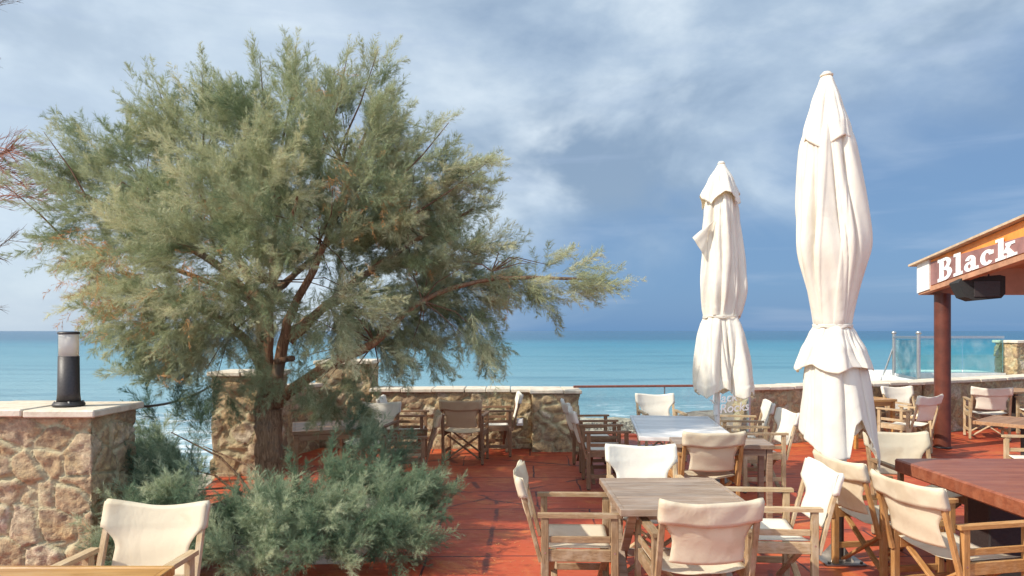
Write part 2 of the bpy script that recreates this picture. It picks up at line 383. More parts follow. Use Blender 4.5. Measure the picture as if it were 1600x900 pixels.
# ------------------------------------------------------------------ noise used for shapes
def hash3(i, j, k, s):
    h = np.sin(i*127.1 + j*311.7 + k*74.7 + s*53.3)*43758.5453; return h - np.floor(h)
def vnoise(P, s=0):
    """smooth value noise on (n,3) points, 0..1"""
    I = np.floor(P); F = P - I; F = F*F*(3-2*F); out = 0
    for dx in (0, 1):
        for dy in (0, 1):
            for dz in (0, 1):
                w = (F[:, 0] if dx else 1-F[:, 0])*(F[:, 1] if dy else 1-F[:, 1])*(F[:, 2] if dz else 1-F[:, 2])
                out = out + w*hash3(I[:, 0]+dx, I[:, 1]+dy, I[:, 2]+dz, s)
    return out
def fbm(P, s=0, o=4):
    r = 0; a = .5
    for k in range(o): r = r + a*vnoise(P*2**k, s+k*7); a *= .5
    return r/(1-.5**o)
def stones(P, cell, seed=0):
    """cellular noise: nearest-stone edge distance, two random numbers per stone"""
    W = P + .35*cell*np.stack([fbm(P*3.1, 11, 2)-.5, fbm(P*3.1, 23, 2)-.5, fbm(P*3.1, 37, 2)-.5], 1)
    Q = W/cell; I = np.floor(Q); n = len(P)
    f1 = np.full(n, 9.); f2 = np.full(n, 9.); r1 = np.zeros(n); r2 = np.zeros(n)
    for dx in (-1, 0, 1):
        for dy in (-1, 0, 1):
            for dz in (-1, 0, 1):
                c = I + (dx, dy, dz)
                j = np.stack([hash3(c[:, 0], c[:, 1], c[:, 2], seed+a) for a in (1, 2, 3)], 1)
                sz = .18*hash3(c[:, 0], c[:, 1], c[:, 2], seed+6)
                dd = np.sqrt((((c + .12 + .76*j) - Q)**2).sum(1)) - sz
                ra, rb = hash3(c[:, 0], c[:, 1], c[:, 2], seed+4), hash3(c[:, 0], c[:, 1], c[:, 2], seed+5)
                new = dd < f1
                f2 = np.where(new, f1, np.minimum(f2, dd)); r1 = np.where(new, ra, r1); r2 = np.where(new, rb, r2); f1 = np.where(new, dd, f1)
    return f2 - f1, r1, r2

def wall_body(name, poly, z0, z1, step, parent, cell=(.30, .30, .21), amp=.024, seed=0):
    """rubble masonry body over a closed footprint polygon: a displaced skin plus a closed top"""
    pts = []; nor = []; n = len(poly)
    area = sum(poly[i][0]*poly[(i+1) % n][1] - poly[(i+1) % n][0]*poly[i][1] for i in range(n))
    if area < 0: poly = poly[::-1]
    for i in range(n):
        a = np.array(poly[i], float); b = np.array(poly[(i+1) % n], float); z = np.array(poly[i-1], float)
        L = np.linalg.norm(b-a); k = max(2, int(L/step)); d = (b-a)/L; nn = np.array((d[1], -d[0]))
        dp = (a-z)/np.linalg.norm(a-z); np_ = np.array((dp[1], -dp[0]))
        for j in range(k):
            pts.append(a + d*L*j/k)
            q = (nn+np_) if j == 0 else nn
            nor.append(q/np.linalg.norm(q))
    pts = np.array(pts); nor = np.array(nor); m = len(pts); rows = max(2, int((z1-z0)/step))
    zs = np.linspace(z0, z1, rows+1)
    P = np.concatenate([np.column_stack([pts, np.full(m, z)]) for z in zs]); N = np.tile(np.column_stack([nor, np.zeros(m)]), (rows+1, 1))
    e, r1, r2 = stones(P, np.array(cell), seed)
    t = np.clip(e/.10, 0, 1); t = t*t*(3-2*t); tilt = ((r1-.5)*P[:, 2]*9 % 1.0 - .5)*.012 + ((r2-.5)*(P[:, 0]+P[:, 1])*8 % 1.0 - .5)*.012
    disp = t*(amp*(.45+.85*r2) + tilt*0) - .5*amp*np.clip(1-e/.05, 0, 1) + (fbm(P*7, 3, 5)-.5)*.05*(.3+t) + (fbm(P*30, 5, 3)-.5)*.026 - .02
    V = P + N*disp[:, None]
    idx = np.arange(m); nx = (idx+1) % m
    F = np.concatenate([np.column_stack([r*m+idx, r*m+nx, (r+1)*m+nx, (r+1)*m+idx]) for r in range(rows)])
    C = np.column_stack([r1, np.clip(e, 0, 1), r2, np.ones(len(r1))])
    o = np_mesh(name, V, F, M['stone'], parent, True, C)
    return o
def coping(name, a, b, width, z, parent, th=.055, seed=1, piece=.42, over=.04, left=True):
    """row of pale slabs from a to b (the wall's middle line)"""
    rr = random.Random(seed); mb = MB(); a = Vector((a[0], a[1], 0)); b = Vector((b[0], b[1], 0)); d = b-a; L = d.length; d.normalize()
    ang = math.atan2(d.y, d.x); s = 0.0
    while s < L-.02:
        l = min(piece*rr.uniform(.7, 1.35), L-s)
        if L-s-l < .15: l = L-s
        c = a + d*(s+l/2)
        Mx = Matrix.Translation((c.x, c.y, z+th/2+rr.uniform(-.004, .004))) @ Matrix.Rotation(ang+rr.uniform(-.008, .008), 4, 'Z') @ Matrix.Rotation(rr.uniform(-.006, .006), 4, 'X')
        mb.box((l-.009, width+2*over+rr.uniform(-.012, .012), th), Mx, .009); s += l
    return mb.build(name, M['coping'], parent)
def straight_wall(name, a, b, th, h, label, cat='stone wall', step=.027, group=None, z0=-.1, coph=.055, over=.04, **kw):
    """a, b: ends of the face that looks to the terrace; thickness goes to the left of a>b"""
    a = Vector((a[0], a[1], 0)); b = Vector((b[0], b[1], 0)); d = (b-a).normalized(); nrm = Vector((-d.y, d.x, 0))*th
    root = empty(name, ((a+b)/2)[:]); root_in = Matrix.Translation(root.location).inverted()
    poly = [tuple((p-root.location)[:2]) for p in (a, b, b+nrm, a+nrm)]
    wall_body('masonry', poly, z0, h-coph, step, root, **kw)
    o = nrm/2 - root.location; e = d*over
    coping('coping', (a+o-e)[:2], (b+o+e)[:2], th, h-coph, root, coph, seed=int(abs(a.x*10))+3, over=over)
    return tag(root, label, cat, group)

# ------------------------------------------------------------------ ground, sea, beach, terrace
def terrain_h(x, y):
    ys = 22 + 14/(1+np.exp(-(x+1.0)/1.6))         # shoreline distance
    y0 = np.where(x < -1, 6.2, 11.0)
    t = np.clip((y-y0)/(ys-y0), -1, 3)
    h = -.55 - 2.42*np.clip(t, 0, 1)**.75
    h = np.where(t > 1, -2.97-.9*(t-1), h)
    h = np.where(t <= 0, -.55, h)
    # sandy shelf at terrace level beside the left wall
    sh = np.clip((7.6-y)/1.6, 0, 1)*np.clip((-2.4-x)/.6, 0, 1); h = h*(1-sh) + -.05*sh
    return h
gx = np.linspace(-46, 60, 190); gy = np.linspace(3.0, 60, 170)
GX, GY = np.meshgrid(gx, gy); P2 = np.column_stack([GX.ravel(), GY.ravel(), np.zeros(GX.size)])
H = terrain_h(GX.ravel(), GY.ravel()) + (fbm(P2*.9, 2, 5)-.5)*.35*np.clip((GY.ravel()-8)/6, 0, 1)
nxg, nyg = len(gx), len(gy); ii = np.arange(nyg-1)[:, None]*nxg + np.arange(nxg-1)[None, :]; ii = ii.ravel()
tag(np_mesh('beach', np.column_stack([GX.ravel(), GY.ravel(), H]), np.column_stack([ii, ii+1, ii+1+nxg, ii+nxg]), M['beach'], None, True), kind='structure')
mb = MB(); mb.bx(-60, 60, -40, 3.2, -1.2, -.6); tag(mb.build('ground', M['sand']), kind='structure')
sea_me = MB(); R_ = 26000
sea_me.add([(-R_, 15, -3), (R_, 15, -3), (R_, R_, -3), (-R_, R_, -3)], [[0, 1, 2, 3]])
tag(sea_me.build('sea', M['sea']), kind='structure')
mb = MB()
mb.prism([(-9, -4), (15, -4), (15, 15.2), (11.7, 14.2), (7.1, 12.0), (3.75, 11.2), (3.75, 11.45), (.95, 11.45), (.95, 10.35), (-2.2, 10.6), (-2.95, 10.4), (-3.75, 8.8), (-3.05, 5.45), (-9, 5.45)], -.62, 0)
tag(mb.build('terrace_floor', M['floor']), kind='structure')
# raised strip at the sea end of the floor
mb = MB(); mb.bx(1.02, 3.70, 11.36, 11.46, .003, .05, .008); tag(mb.build('floor_edge', M['floor']), kind='structure')
# planting bed with the tree: soil and kerb
bed = [(-3.0, 5.62), (-2.2, 5.2), (-1.25, 5.25), (-1.15, 6.6), (-2.0, 6.95), (-3.0, 7.0)]
mb = MB(); mb.prism(bed, -.01, .05); tag(mb.build('planting_bed', M['soil']), kind='structure')
kr = random.Random(4); mb = MB()
for (a, b) in ((bed[1], bed[2]), (bed[2], bed[3]), (bed[3], bed[4])):
    a3, b3 = Vector((*a, 0)), Vector((*b, 0)); L = (b3-a3).length; n = max(1, round(L/.34)); d = (b3-a3)/L
    for k in range(n):
        c = a3 + d*(k+.5)*L/n
        mb.box((L/n-.012, .13+kr.uniform(-.01, .01), .14+kr.uniform(-.02, .02)), Matrix.Translation((c.x, c.y, .065)) @ Matrix.Rotation(math.atan2(d.y, d.x)+kr.uniform(-.04, .04), 4, 'Z'), .018)
tag(mb.build('kerb', M['coping']), kind='structure')

# ------------------------------------------------------------------ stone walls and pillars
straight_wall('stone_wall', (-8.2, 5.0), (-3.13, 5.0), .58, 1.215, 'thick rubble stone wall with pale slab coping carrying the bollard lamp', step=.017, seed=3, cell=(.29, .29, .22), amp=.024, coph=.055, over=.05)
straight_wall('stone_pillar', (-3.72, 8.3), (-2.97, 8.3), .6, 1.29, 'square stone pillar with pale cap just left of the tree trunk', 'stone pillar', group=None, seed=8)
straight_wall('stone_pillar', (-3.02, 10.35), (-2.18, 10.35), .62, 1.34, 'tall pale stone pillar behind the tree at the left end of the low sea wall', 'stone pillar', seed=12)
straight_wall('stone_wall', (-3.32, 9.0), (-2.95, 10.3), .35, 1.0, 'short rubble wall joining the two stone pillars behind the tree', seed=14)
straight_wall('stone_wall', (-2.14, 10.24), (.305, 10.24), .42, .92, 'low rubble wall with pale coping behind the left chairs', seed=17, cell=(.25, .25, .17))
straight_wall('stone_pillar', (.30, 9.98), (1.0, 9.98), .62, .92, 'low stone pier at the right end of the left sea wall beside the glass panel', 'stone pillar', seed=21)
straight_wall('stone_wall', (3.70, 10.5), (7.1, 11.62), .40, .92, 'rubble sea wall with pale coping between the glass panel and the red post', seed=25)
straight_wall('stone_wall', (7.16, 11.65), (11.9, 13.95), .40, .92, 'rubble sea wall with pale coping to the right of the red post', seed=29)
straight_wall('stone_pillar', (10.38, 13.80), (11.1, 13.95), .5, 1.60, 'dark stone pillar at the right end of the far glass balustrade', 'stone pillar', seed=33, z0=-.6)

# rope handrail from the front wall to the pillar
mb = MB(); a, b = Vector((-3.17, 5.42, 1.19)), Vector((-3.66, 8.28, 1.16))
mb.tube([a.lerp(b, t) + Vector((0, 0, -.09*4*t*(1-t))) for t in [k/14 for k in range(15)]], .012, 8)
tag(mb.build('rope', M['metal_black']), 'dark rope strung from the stone wall to the pillar by the tree', 'rope')

M['opal'] = mat_fabric('opal_plastic', (.95, .95, .95), .45, (.95, .95, .95), .05, 0, .4)
# bollard lamp on the wall
lp = empty('bollard_lamp', (-3.46, 5.24, 1.217)); lp.scale = (.88, .88, 1.0)
mb = MB(); mb.lathe([(0, 0), (.125, 0), (.128, .012), (.12, .024), (.092, .034), (.088, .05)], seg=40); mb.build('base_plate', M['metal_black'], lp)
for k in range(4):
    a = .6+k*math.pi/2; mb = MB(); mb.lathe([(.0, .038), (.009, .038), (.009, .03), (.009, .022)], (.108*math.cos(a), .108*math.sin(a), 0), 8)
    mb.build('bolt', M['steel_plate'], lp)
mb = MB(); mb.lathe([(0, .03), (.094, .03), (.086, .10), (.082, .385), (.0, .385)], seg=40); mb.build('body', M['metal_black'], lp)
mb = MB(); mb.lathe([(.0, .386), (.077, .386), (.077, .556), (0, .545)], seg=32); mb.build('diffuser', M['opal'], lp)
mb = MB(); mb.lathe([(.081, .386), (.081, .55)], seg=40); mb.build('glass_tube', M['glass_clear'], lp)
mb = MB(); mb.lathe([(0, .557), (.084, .557), (.086, .562), (.084, .574), (.07, .578), (0, .578)], seg=40); mb.build('cap', M['metal_black'], lp)
tag(lp, 'black cylindrical lamp with a frosted white top standing on the stone wall', 'lamp')

# wall socket
ws = empty('wall_socket', (.12, 10.19, .42))
mb = MB(); mb.bx(-.05, .05, -.03, .03, -.055, .055, .006); mb.build('box', M['white_paint'], ws)
mb = MB(); mb.bx(-.04, .04, -.045, -.031, -.02, .045, .004); mb.build('flap', M['frost'], ws)
tag(ws, 'small pale electric socket low on the sea wall beside the pier', 'socket')

# ------------------------------------------------------------------ glass screen with the sea gap
gs = empty('glass_screen', (2.35, 10.2, 0))
mb = MB(); mb.bar((-1.42, -.03, .955), (1.33, .22, .955), .045, .035, bev=.006); mb.build('handrail', M['rail_wood'], gs)
for (x0, y0, x1, y1) in ((-1.35, -.02, -.02, .10), (.0, .10, 1.30, .22)):
    mb = MB(); mb.bar((x0, y0, .49), (x1, y1, .49), .012, .87, bev=0); mb.build('glass_pane', M['glass'], gs)
mb = MB(); mb.bar((1.335, .225, -.02), (1.335, .225, .935), .03, .04, (0, 1, 0)); mb.build('post', M['steel'], gs)
mb = MB(); mb.bar((-.01, .10, .02), (-.01, .10, .935), .014, .03, (0, 1, 0)); mb.build('post', M['steel_plate'], gs)
mb = MB(); mb.bar((-1.35, -.02, .025), (1.32, .22, .025), .05, .05, (0, 0, 1)); mb.build('bottom_rail', M['steel'], gs)
M['sign_grey'] = mat_simple('pale_grey_lettering', (.62, .63, .63), .5, .05, 10, .05)
def text_obj(name, body, size, ext, Mx, mat, parent, shear=0.0, off=.0, space=1.0):
    cu = bpy.data.curves.new(name, 'FONT'); cu.body = body; cu.size = size; cu.extrude = ext; cu.shear = shear; cu.offset = off
    cu.space_character = space; cu.align_x = 'CENTER'; cu.resolution_u = 5
    t = bpy.data.objects.new('tmp_text', cu); COL.objects.link(t); bpy.context.view_layer.update()
    me = bpy.data.meshes.new_from_object(t.evaluated_get(bpy.context.evaluated_depsgraph_get()))
    bpy.data.objects.remove(t); me.transform(Mx)
    return link_mesh(name, me, mat, parent)
xg = Vector((1.3, .12, 0)).normalized(); ang = math.atan2(xg.y, xg.x)
for body, tx, tz in (('Black', .93, .70), ('Rocks', 1.09, .55)):
    text_obj('lettering', body, .195, .002, Matrix.Translation((tx, .10+tx*.0923-.014, tz)) @ Matrix.Rotation(ang, 4, 'Z') @ Matrix.Rotation(math.pi/2, 4, 'X') @ Matrix.Rotation(.10, 4, 'Z'), M['sign_grey'], gs, .25, .002)
tag(gs, 'clear glass windscreen with red brown handrail and Black Rocks lettering', 'glass screen')

# ------------------------------------------------------------------ rocks on the shore
def rock(x, y, z, sx, sy, sz, seed, label):
    u = bmesh.new(); bmesh.ops.create_icosphere(u, subdivisions=5, radius=1.0)
    V = np.array([v.co[:] for v in u.verts]); F = np.array([[v.index for v in f.verts] for f in u.faces]); u.free()
    d = .72 + .55*(fbm(V*1.1+seed*9, seed, 3)) + .14*np.abs(fbm(V*4+seed, seed+3, 3)-.5)
    V = V*d[:, None]*np.array((sx, sy, sz)); o = np_mesh('rock', V, F, M['rock'], None, True); o.location = (x, y, z)
    tag(o, label, 'rock', 'rocks on the shore below the glass'); return o
rock(7.0, 20.0, -2.35, 1.1, 1.3, 2.1, 1, 'large taupe coastal rock behind the Black Rocks lettering')
rock(9.6, 33, -3.0, 2.2, 1.6, .9, 2, 'low dark rock further out in the surf beyond the glass')
rock(1.7, 24, -2.5, .9, .8, .5, 3, 'small brown rock on the beach beyond the two side chairs')
# pebbles and scrub as one mass
rs = np.random.RandomState(5); nP = 3400
px = rs.uniform(.5, 7.5, nP); py = rs.uniform(12.5, 34, nP); k = .02+.09*rs.rand(nP)**2.2
hz = terrain_h(px, py) + (fbm(np.column_stack([px, py, px*0])*.9, 2, 5)-.5)*.35*np.clip((py-8)/6, 0, 1)
oc = np.array([(1, 0, 0), (0, 1, 0), (-1, 0, 0), (0, -1, 0), (0, 0, .7), (0, 0, -.7)]); of = np.array([(0, 1, 4), (1, 2, 4), (2, 3, 4), (3, 0, 4), (1, 0, 5), (2, 1, 5), (3, 2, 5), (0, 3, 5)])
V = (oc[None]*(k[:, None, None]*(1+.8*(rs.rand(nP, 6, 1)-.5)))) + np.column_stack([px, py, hz+k*.2])[:, None]
F = (of[None] + (np.arange(nP)*6)[:, None, None]).reshape(-1, 3)
tag(np_mesh('pebbles', V.reshape(-1, 3), F, M['rock']), 'pale pebbles scattered over the beach', 'pebbles', kind='stuff')

# ------------------------------------------------------------------ far glass balustrade on a white plinth
fb = empty('glass_balustrade', (8.0, 14.0, 0))
mb = MB(); mb.prism([(0, 0), (2.3, 0), (2.3, 1.2), (0, 1.2)], -.7, .92); mb.build('plinth', M['white_paint'], fb)
mb = MB(); mb.prism([(-.12, -.3), (.0, -.004), (.0, .6), (-.12, .6), (-.5, -1.5), (-.32, -1.5)][::-1], -.7, .86); mb.build('side_plinth', M['white_paint'], fb)
mb = MB(); mb.bar((.0, .06, 1.67), (2.3, .06, 1.67), .05, .05); mb.build('handrail', M['steel'], fb)
mb = MB(); mb.bar((.0, .06, 1.67), (-.40, -1.45, 1.67), .04, .04); mb.build('handrail', M['steel'], fb)
for x0, x1 in ((.04, 1.42), (1.45, 2.28)):
    mb = MB(); mb.bar((x0, .06, 1.28), (x1, .06, 1.28), .014, .70, bev=0); mb.build('glass_pane', M['glass_far'], fb)
mb = MB(); mb.bar((-.02, -.04, 1.27), (-.38, -1.42, 1.27), .014, .70, bev=0); mb.build('glass_pane', M['glass_far'], fb)
for (x, y) in ((.0, .06), (-.40, -1.45)):
    mb = MB(); mb.tube([(x, y, .86), (x, y, 1.74)], .034, 12); mb.lathe([(0, .0), (.045, .0), (.05, .03), (.03, .055), (0, .06)], (x, y, 1.74), 14)
    mb.build('post', M['steel'], fb)
mb = MB(); mb.tube([(.0, .06, 1.5), (-.28, .2, .5)], .018, 8); mb.build('brace', M['steel'], fb)
tag(fb, 'far glass balustrade with steel handrail on a white plinth beyond the sea wall', 'balustrade')

# ------------------------------------------------------------------ beach bar roof with the sign
bar = empty('beach_bar', (6.37, 10.5, 0))
def fpt(s, v, n):      # s metres from the corner towards the camera side, v up the board, n out of it
    return Vector((-.0892*s - n*.996, -s + n*.0892, 2.36 + .122*s + v))
def fboard(name, s0, s1, v0, v1, n0, n1, mat, parent, v2=None, v3=None):
    v2 = v0 if v2 is None else v2; v3 = v1 if v3 is None else v3; mb = MB()
    c = [fpt(s0, v0, n0), fpt(s1, v2, n0), fpt(s1, v3, n0), fpt(s0, v1, n0), fpt(s0, v0, n1), fpt(s1, v2, n1), fpt(s1, v3, n1), fpt(s0, v1, n1)]
    mb.add(c, [[0, 1, 2, 3], [7, 6, 5, 4], [0, 4, 5, 1], [1, 5, 6, 2], [2, 6, 7, 3], [3, 7, 4, 0]]); return mb.build(name, mat, parent)
M['sign_orange'] = mat_simple('faded_orange_board', (.78, .25, .045), .5, .35, 2.2, .1)
M['sign_mauve'] = mat_simple('mauve_brown_sign', (.27, .13, .115), .5, .3, 2.5, .1)
M['trim'] = mat_simple('tan_painted_trim', (.42, .21, .12), .6, .25, 6, .2)
M['soffit'] = mat_simple('tan_brown_soffit', (.42, .24, .155), .7, .12, 3, .1)
M['roof'] = mat_simple('roof_edge', (.50, .37, .25), .8, .2, 8, .3)
M['letter'] = mat_simple('white_letter_paint', (.80, .80, .79), .5, .05, 10, .05)
fboard('fascia', 0, 7.5, .07, .47, 0, -.06, M['sign_orange'], bar)
fboard('trim', .0, 7.5, .0, .068, .012, -.09, M['trim'], bar)
fboard('corner_board', -.01, .34, .03, .49, .03, -.004, M['white_paint'], bar)
sg = fboard('sign_board', .36, 3.6, .08, .43, .016, .002, M['sign_mauve'], bar, .08, .19)
mb = MB(); mb.add([fpt(-.14, .475, .10), fpt(7.5, .475, .10), fpt(7.5, .475, .10)+Vector((5, 0, 0)), fpt(-.14, .475, .10)+Vector((5, 0, 0)),
                   fpt(-.14, .505, .10), fpt(7.5, .505, .10), fpt(7.5, .505, .10)+Vector((5, 0, 0)), fpt(-.14, .505, .10)+Vector((5, 0, 0))],
                  [[0, 1, 2, 3], [7, 6, 5, 4], [0, 4, 5, 1], [1, 5, 6, 2], [2, 6, 7, 3], [3, 7, 4, 0]]); mb.build('roof', M['roof'], bar)
mb = MB(); mb.add([fpt(.06, .40, -.07), fpt(7.4, .40, -.07), fpt(7.4, .40, -.07)+Vector((4.8, 0, 0)), fpt(.06, .40, -.07)+Vector((4.8, 0, 0)),
                   fpt(.06, .43, -.07), fpt(7.4, .43, -.07), fpt(7.4, .43, -.07)+Vector((4.8, 0, 0)), fpt(.06, .43, -.07)+Vector((4.8, 0, 0))],
                  [[0, 1, 2, 3], [7, 6, 5, 4], [0, 4, 5, 1], [1, 5, 6, 2], [2, 6, 7, 3], [3, 7, 4, 0]]); mb.build('ceiling', M['soffit'], bar)
mb = MB(); mb.bx(.07, 5.0, -.09, -.01, 2.36, 2.83, .004); mb.build('fascia', M['soffit'], bar)
for x in (.9, 1.9, 2.9):
    mb = MB(); mb.bar(fpt(.12, .34, -x), fpt(7.3, .34, -x), .09, .11); mb.build('rafter', M['soffit'], bar)
mb = MB(); mb.tube([(.24, -.19, 0), (.24, -.19, 2.37)], .112, 28); mb.build('post', M['post_paint'], bar)
mb = MB(); mb.lathe([(.116, .004), (.122, .004), (.122, .03), (.113, .034)], (.24, -.19, 0), 28); mb.build('post_base', M['metal_black'], bar)
# slab-serif letters cut as solid pieces
def letter(ch, u0):
    mb = MB(); k = [0]
    def place(p, th):
        s, v = p; return fpt(s, v, th)
    def poly(pts):
        k[0] += 1; th = .021 + k[0]*.0008; S = .335
        P3 = [(.58 + (u0+x)*S*1.30, .085 + y*S*(1-.055*(u0+x)) - (u0+x)*S*.0) for x, y in pts]; n = len(P3)
        vv = [place(p, .017) for p in P3] + [place(p, th) for p in P3]
        mb.add(vv, [[i, (i+1) % n, n+(i+1) % n, n+i] for i in range(n)] + [list(range(n))[::-1], list(range(n, 2*n))])
    def rect(x0, x1, y0, y1): poly([(x0, y0), (x1, y0), (x1, y1), (x0, y1)])
    def arc(cx, cy, rx, ry, a0, a1, wx, wy, n=18):
        for i in range(n):
            a = math.radians(a0+(a1-a0)*i/n); b = math.radians(a0+(a1-a0)*(i+1)/n)
            c0, s0, c1, s1 = math.cos(a), math.sin(a), math.cos(b), math.sin(b)
            poly([(cx+rx*c0, cy+ry*s0), (cx+rx*c1, cy+ry*s1), (cx+(rx-wx)*c1, cy+(ry-wy)*s1), (cx+(rx-wx)*c0, cy+(ry-wy)*s0)]); k[0] -= 1
        k[0] += 1
    if ch == 'B':
        rect(.08, .34, 0, 1); rect(-.02, .12, 0, .15); rect(-.02, .12, .85, 1); rect(.3, .46, .86, 1); rect(.3, .46, .45, .58); rect(.3, .46, 0, .14)
        arc(.44, .74, .33, .26, 90, -90, .22, .13); arc(.44, .29, .39, .29, 90, -90, .24, .14); w = .95
    elif ch == 'l':
        rect(.10, .36, 0, 1); rect(-.02, .12, .87, 1); rect(-.02, .48, 0, .14); w = .56
    elif ch == 'a':
        arc(.28, .22, .28, .22, 0, 360, .2, .12, 26); rect(.36, .60, .06, .5); arc(.33, .45, .27, .25, 0, 165, .22, .12); rect(.44, .76, 0, .14); w = .84
    elif ch == 'c':
        arc(.34, .35, .34, .35, 38, 318, .23, .14, 26); rect(.44, .64, .44, .62); w = .76
    else:
        rect(.10, .34, 0, 1); rect(-.02, .12, .87, 1); rect(-.02, .44, 0, .14)
        poly([(.32, .26), (.46, .24), (.72, .60), (.50, .60)]); rect(.44, .84, .57, .70); poly([(.40, .36), (.58, .46), (.84, .10), (.58, .10)]); rect(.50, .94, 0, .13); w = 1.0
    mb.build('letter', M['letter'], sg); return w
u = 0
for ch in 'Black': u += letter(ch, u)
tag(bar, 'beach bar roof on a red brown post with white Black lettering on its fascia', 'bar roof')

sp = empty('loudspeaker', (6.52, 9.42, 2.37), math.radians(-12))
mb = MB(); pr = [(-.29, .10), (-.20, -.10), (-.08, -.15), (.24, -.12), (.29, -.06), (.29, .18), (.22, .2), (-.25, .16)]
n = len(pr); vv = [(x, -.15, z) for x, z in pr] + [(x, .15, z) for x, z in pr]
mb.add(vv, [[i, (i+1) % n, n+(i+1) % n, n+i] for i in range(n)] + [list(range(n))[::-1], list(range(n, 2*n))]); mb.build('cabinet', M['rubber'], sp)
mb = MB(); mb.bx(-.10, .22, -.165, -.152, -.10, .12, .004); mb.build('grille', M['metal_black'], sp)
mb = MB(); mb.tube([(-.15, 0, .12), (-.15, 0, .26), (.15, 0, .30), (.15, 0, .16)], .014, 8); mb.build('bracket', M['metal_black'], sp)
tag(sp, 'black loudspeaker hung under the bar roof behind the fascia', 'loudspeaker')
# ------------------------------------------------------------------ director's chairs
def make_chair(label, wood, fab, seed=0, sag=.035):
    rr = random.Random(seed); root = empty('director_chair'); W = .27; W2 = .285
    for s in (-1, 1):
        mb = MB(); mb.bar((s*W, .215, .004), (s*W, .215, .635), .034, .045, (0, 1, 0)); mb.build('leg', wood, root)
        mb = MB(); mb.bar((s*W, -.215, .004), (s*W, -.215, .635), .034, .045, (0, 1, 0)); mb.build('leg', wood, root)
        mb = MB()                                                # armrest, slightly rounded at the front
        o = [(-.262, -.024), (.225, -.027), (.258, -.018), (.268, 0), (.258, .018), (.225, .027), (-.262, .024)]
        mb.prism([(s*W + y, x) for x, y in o], .637, .661); mb.build('armrest', wood, root)
        mb = MB(); mb.bar((s*(W-.005), -.192, .400), (s*(W-.005), .192, .400), .026, .074, (0, 0, 1)); mb.build('seat_rail', wood, root)
        mb = MB(); mb.bar((s*W, -.19, .145), (s*W, .19, .145), .020, .045, (0, 0, 1)); mb.build('stretcher', wood, root)
        mb = MB(); mb.bar((s*W, -.19, .50), (s*W, .19, .50), .016, .04, (0, 0, 1)); mb.build('side_slat', wood, root)
        mb = MB(); mb.bar((s*(W-.004), -.242, .36), (s*(W-.009), -.375, .858), .032, .026, (0, 1, 0)); mb.build('back_post', wood, root)
        for y in (-.215, .215):
            mb = MB(); mb.tube([(s*(W+.013), y, .42), (s*(W+.018), y, .42)], .006, 8); mb.build('screw', M['steel'], root)
        for y in (.215, -.215):
            mb = MB(); mb.lathe([(0, 0), (.017, 0), (.017, .012), (0, .012)], (s*W, y, -.006), 10); mb.build('rubber_foot', M['rubber'], root)
    for y in (.165, -.172):
        mb = MB()
        mb.bar((-.235, y, .05), (.225, y, .375), .018, .042, (0, 1, 0)); mb.bar((.235, y+.020, .05), (-.225, y+.020, .375), .018, .042, (0, 1, 0))
        mb.tube([(0, y-.015, .212), (0, y+.035, .212)], .006, 8); mb.build('cross_brace', wood, root)
    # seat canvas, sagging between the rails and wrapped over them
    P = []
    xs = [-.252+.504*i/18 for i in range(19)]
    for j in range(13):
        y = -.205 + .41*j/12; row = []
        for x in xs:
            t = min(1, abs(x)/.25)
            z = .442 - sag*(1-t**2.2) + (.004*math.sin(j*1.3+x*22+seed)*(1-t))
            row.append((x, y, z))
        P.append(row)
    mb = MB(); mb.grid(P); o = mb.build('seat', fab, root)
    sd = o.modifiers.new('thickness', 'SOLIDIFY'); sd.thickness = .004; sd.offset = 1
    # backrest canvas: a sleeve band round the posts and a narrower body below it
    def yb(z): return -.242 - (z-.36)/(.505)*.133                # centre line of the leaning posts
    ph = rr.uniform(0, 6)
    def zt(x): return .885 - sag*.75*(1-(abs(x)/W2)**2) + .008*math.sin(x*9+ph)*(1-(abs(x)/W2)**2)
    mb = MB(); n = 20; ring = []
    for i in range(n+1):                                         # front face, then back face
        x = -W2 + 2*W2*i/n; e = abs(x)/W2; th = .018*min(1, (e/.85)**6)+.0035
        if e > .96: th = .019
        ring.append((x, th))
    loop = [(x, t) for x, t in ring] + [(x, -t) for x, t in ring[::-1]]
    P = []
    for (x, t) in loop:
        row = []
        bow = -.045*(1-(abs(x)/W2)**2)
        for k in range(7):
            f = k/6; z = zt(x) - f*(.135+.006*math.sin(x*15+ph)); tt = t*(.35 if k == 0 else 1)
            row.append((x*(.985 if k == 0 else 1), yb(z)+tt+bow*(1+.15*f)+.002*math.sin(x*31+k), z))
        P.append(row)
    mb.grid(P, closed_u=True)
    # close the top of the sleeve
    m = len(loop); tops = [P[i][0] for i in range(m)]
    mb.add(tops, [[i, i+1, m-2-i, m-1-i] for i in range(n)], True)
    P = []
    for k in range(23):                                          # the long front panel: full width above, cut in below
        f = k/22; row = []
        if f < .34: hw = W2-.002-.002*(f < .02)
        else:
            g = (f-.34)/.66; hw = .200 + .083*max(0, 1-g*2.1)**1.8 + .012*g**3
        for i in range(17):
            x = -hw + 2*hw*i/16; e = abs(x)/W2; th = .018*min(1, (e/.85)**6)+.0035
            z = zt(x)-.004; z = z + (.50+.010*(x/.2)**2 - z)*f
            dep = th*(1-max(0, f-.34)*.5)+.0035
            bow = -.045*(1-e*e)*(1-.25*max(0, f-.3))
            row.append((x, yb(z)+dep+bow+.003*math.sin(z*34+x*6+ph)*(f > .3), z))
        P.append(row)
    mb.grid(P)
    o = mb.build('backrest', fab, root)
    sd = o.modifiers.new('thickness', 'SOLIDIFY'); sd.thickness = .003; sd.offset = 0
    tag(root, label, 'chair'); return root

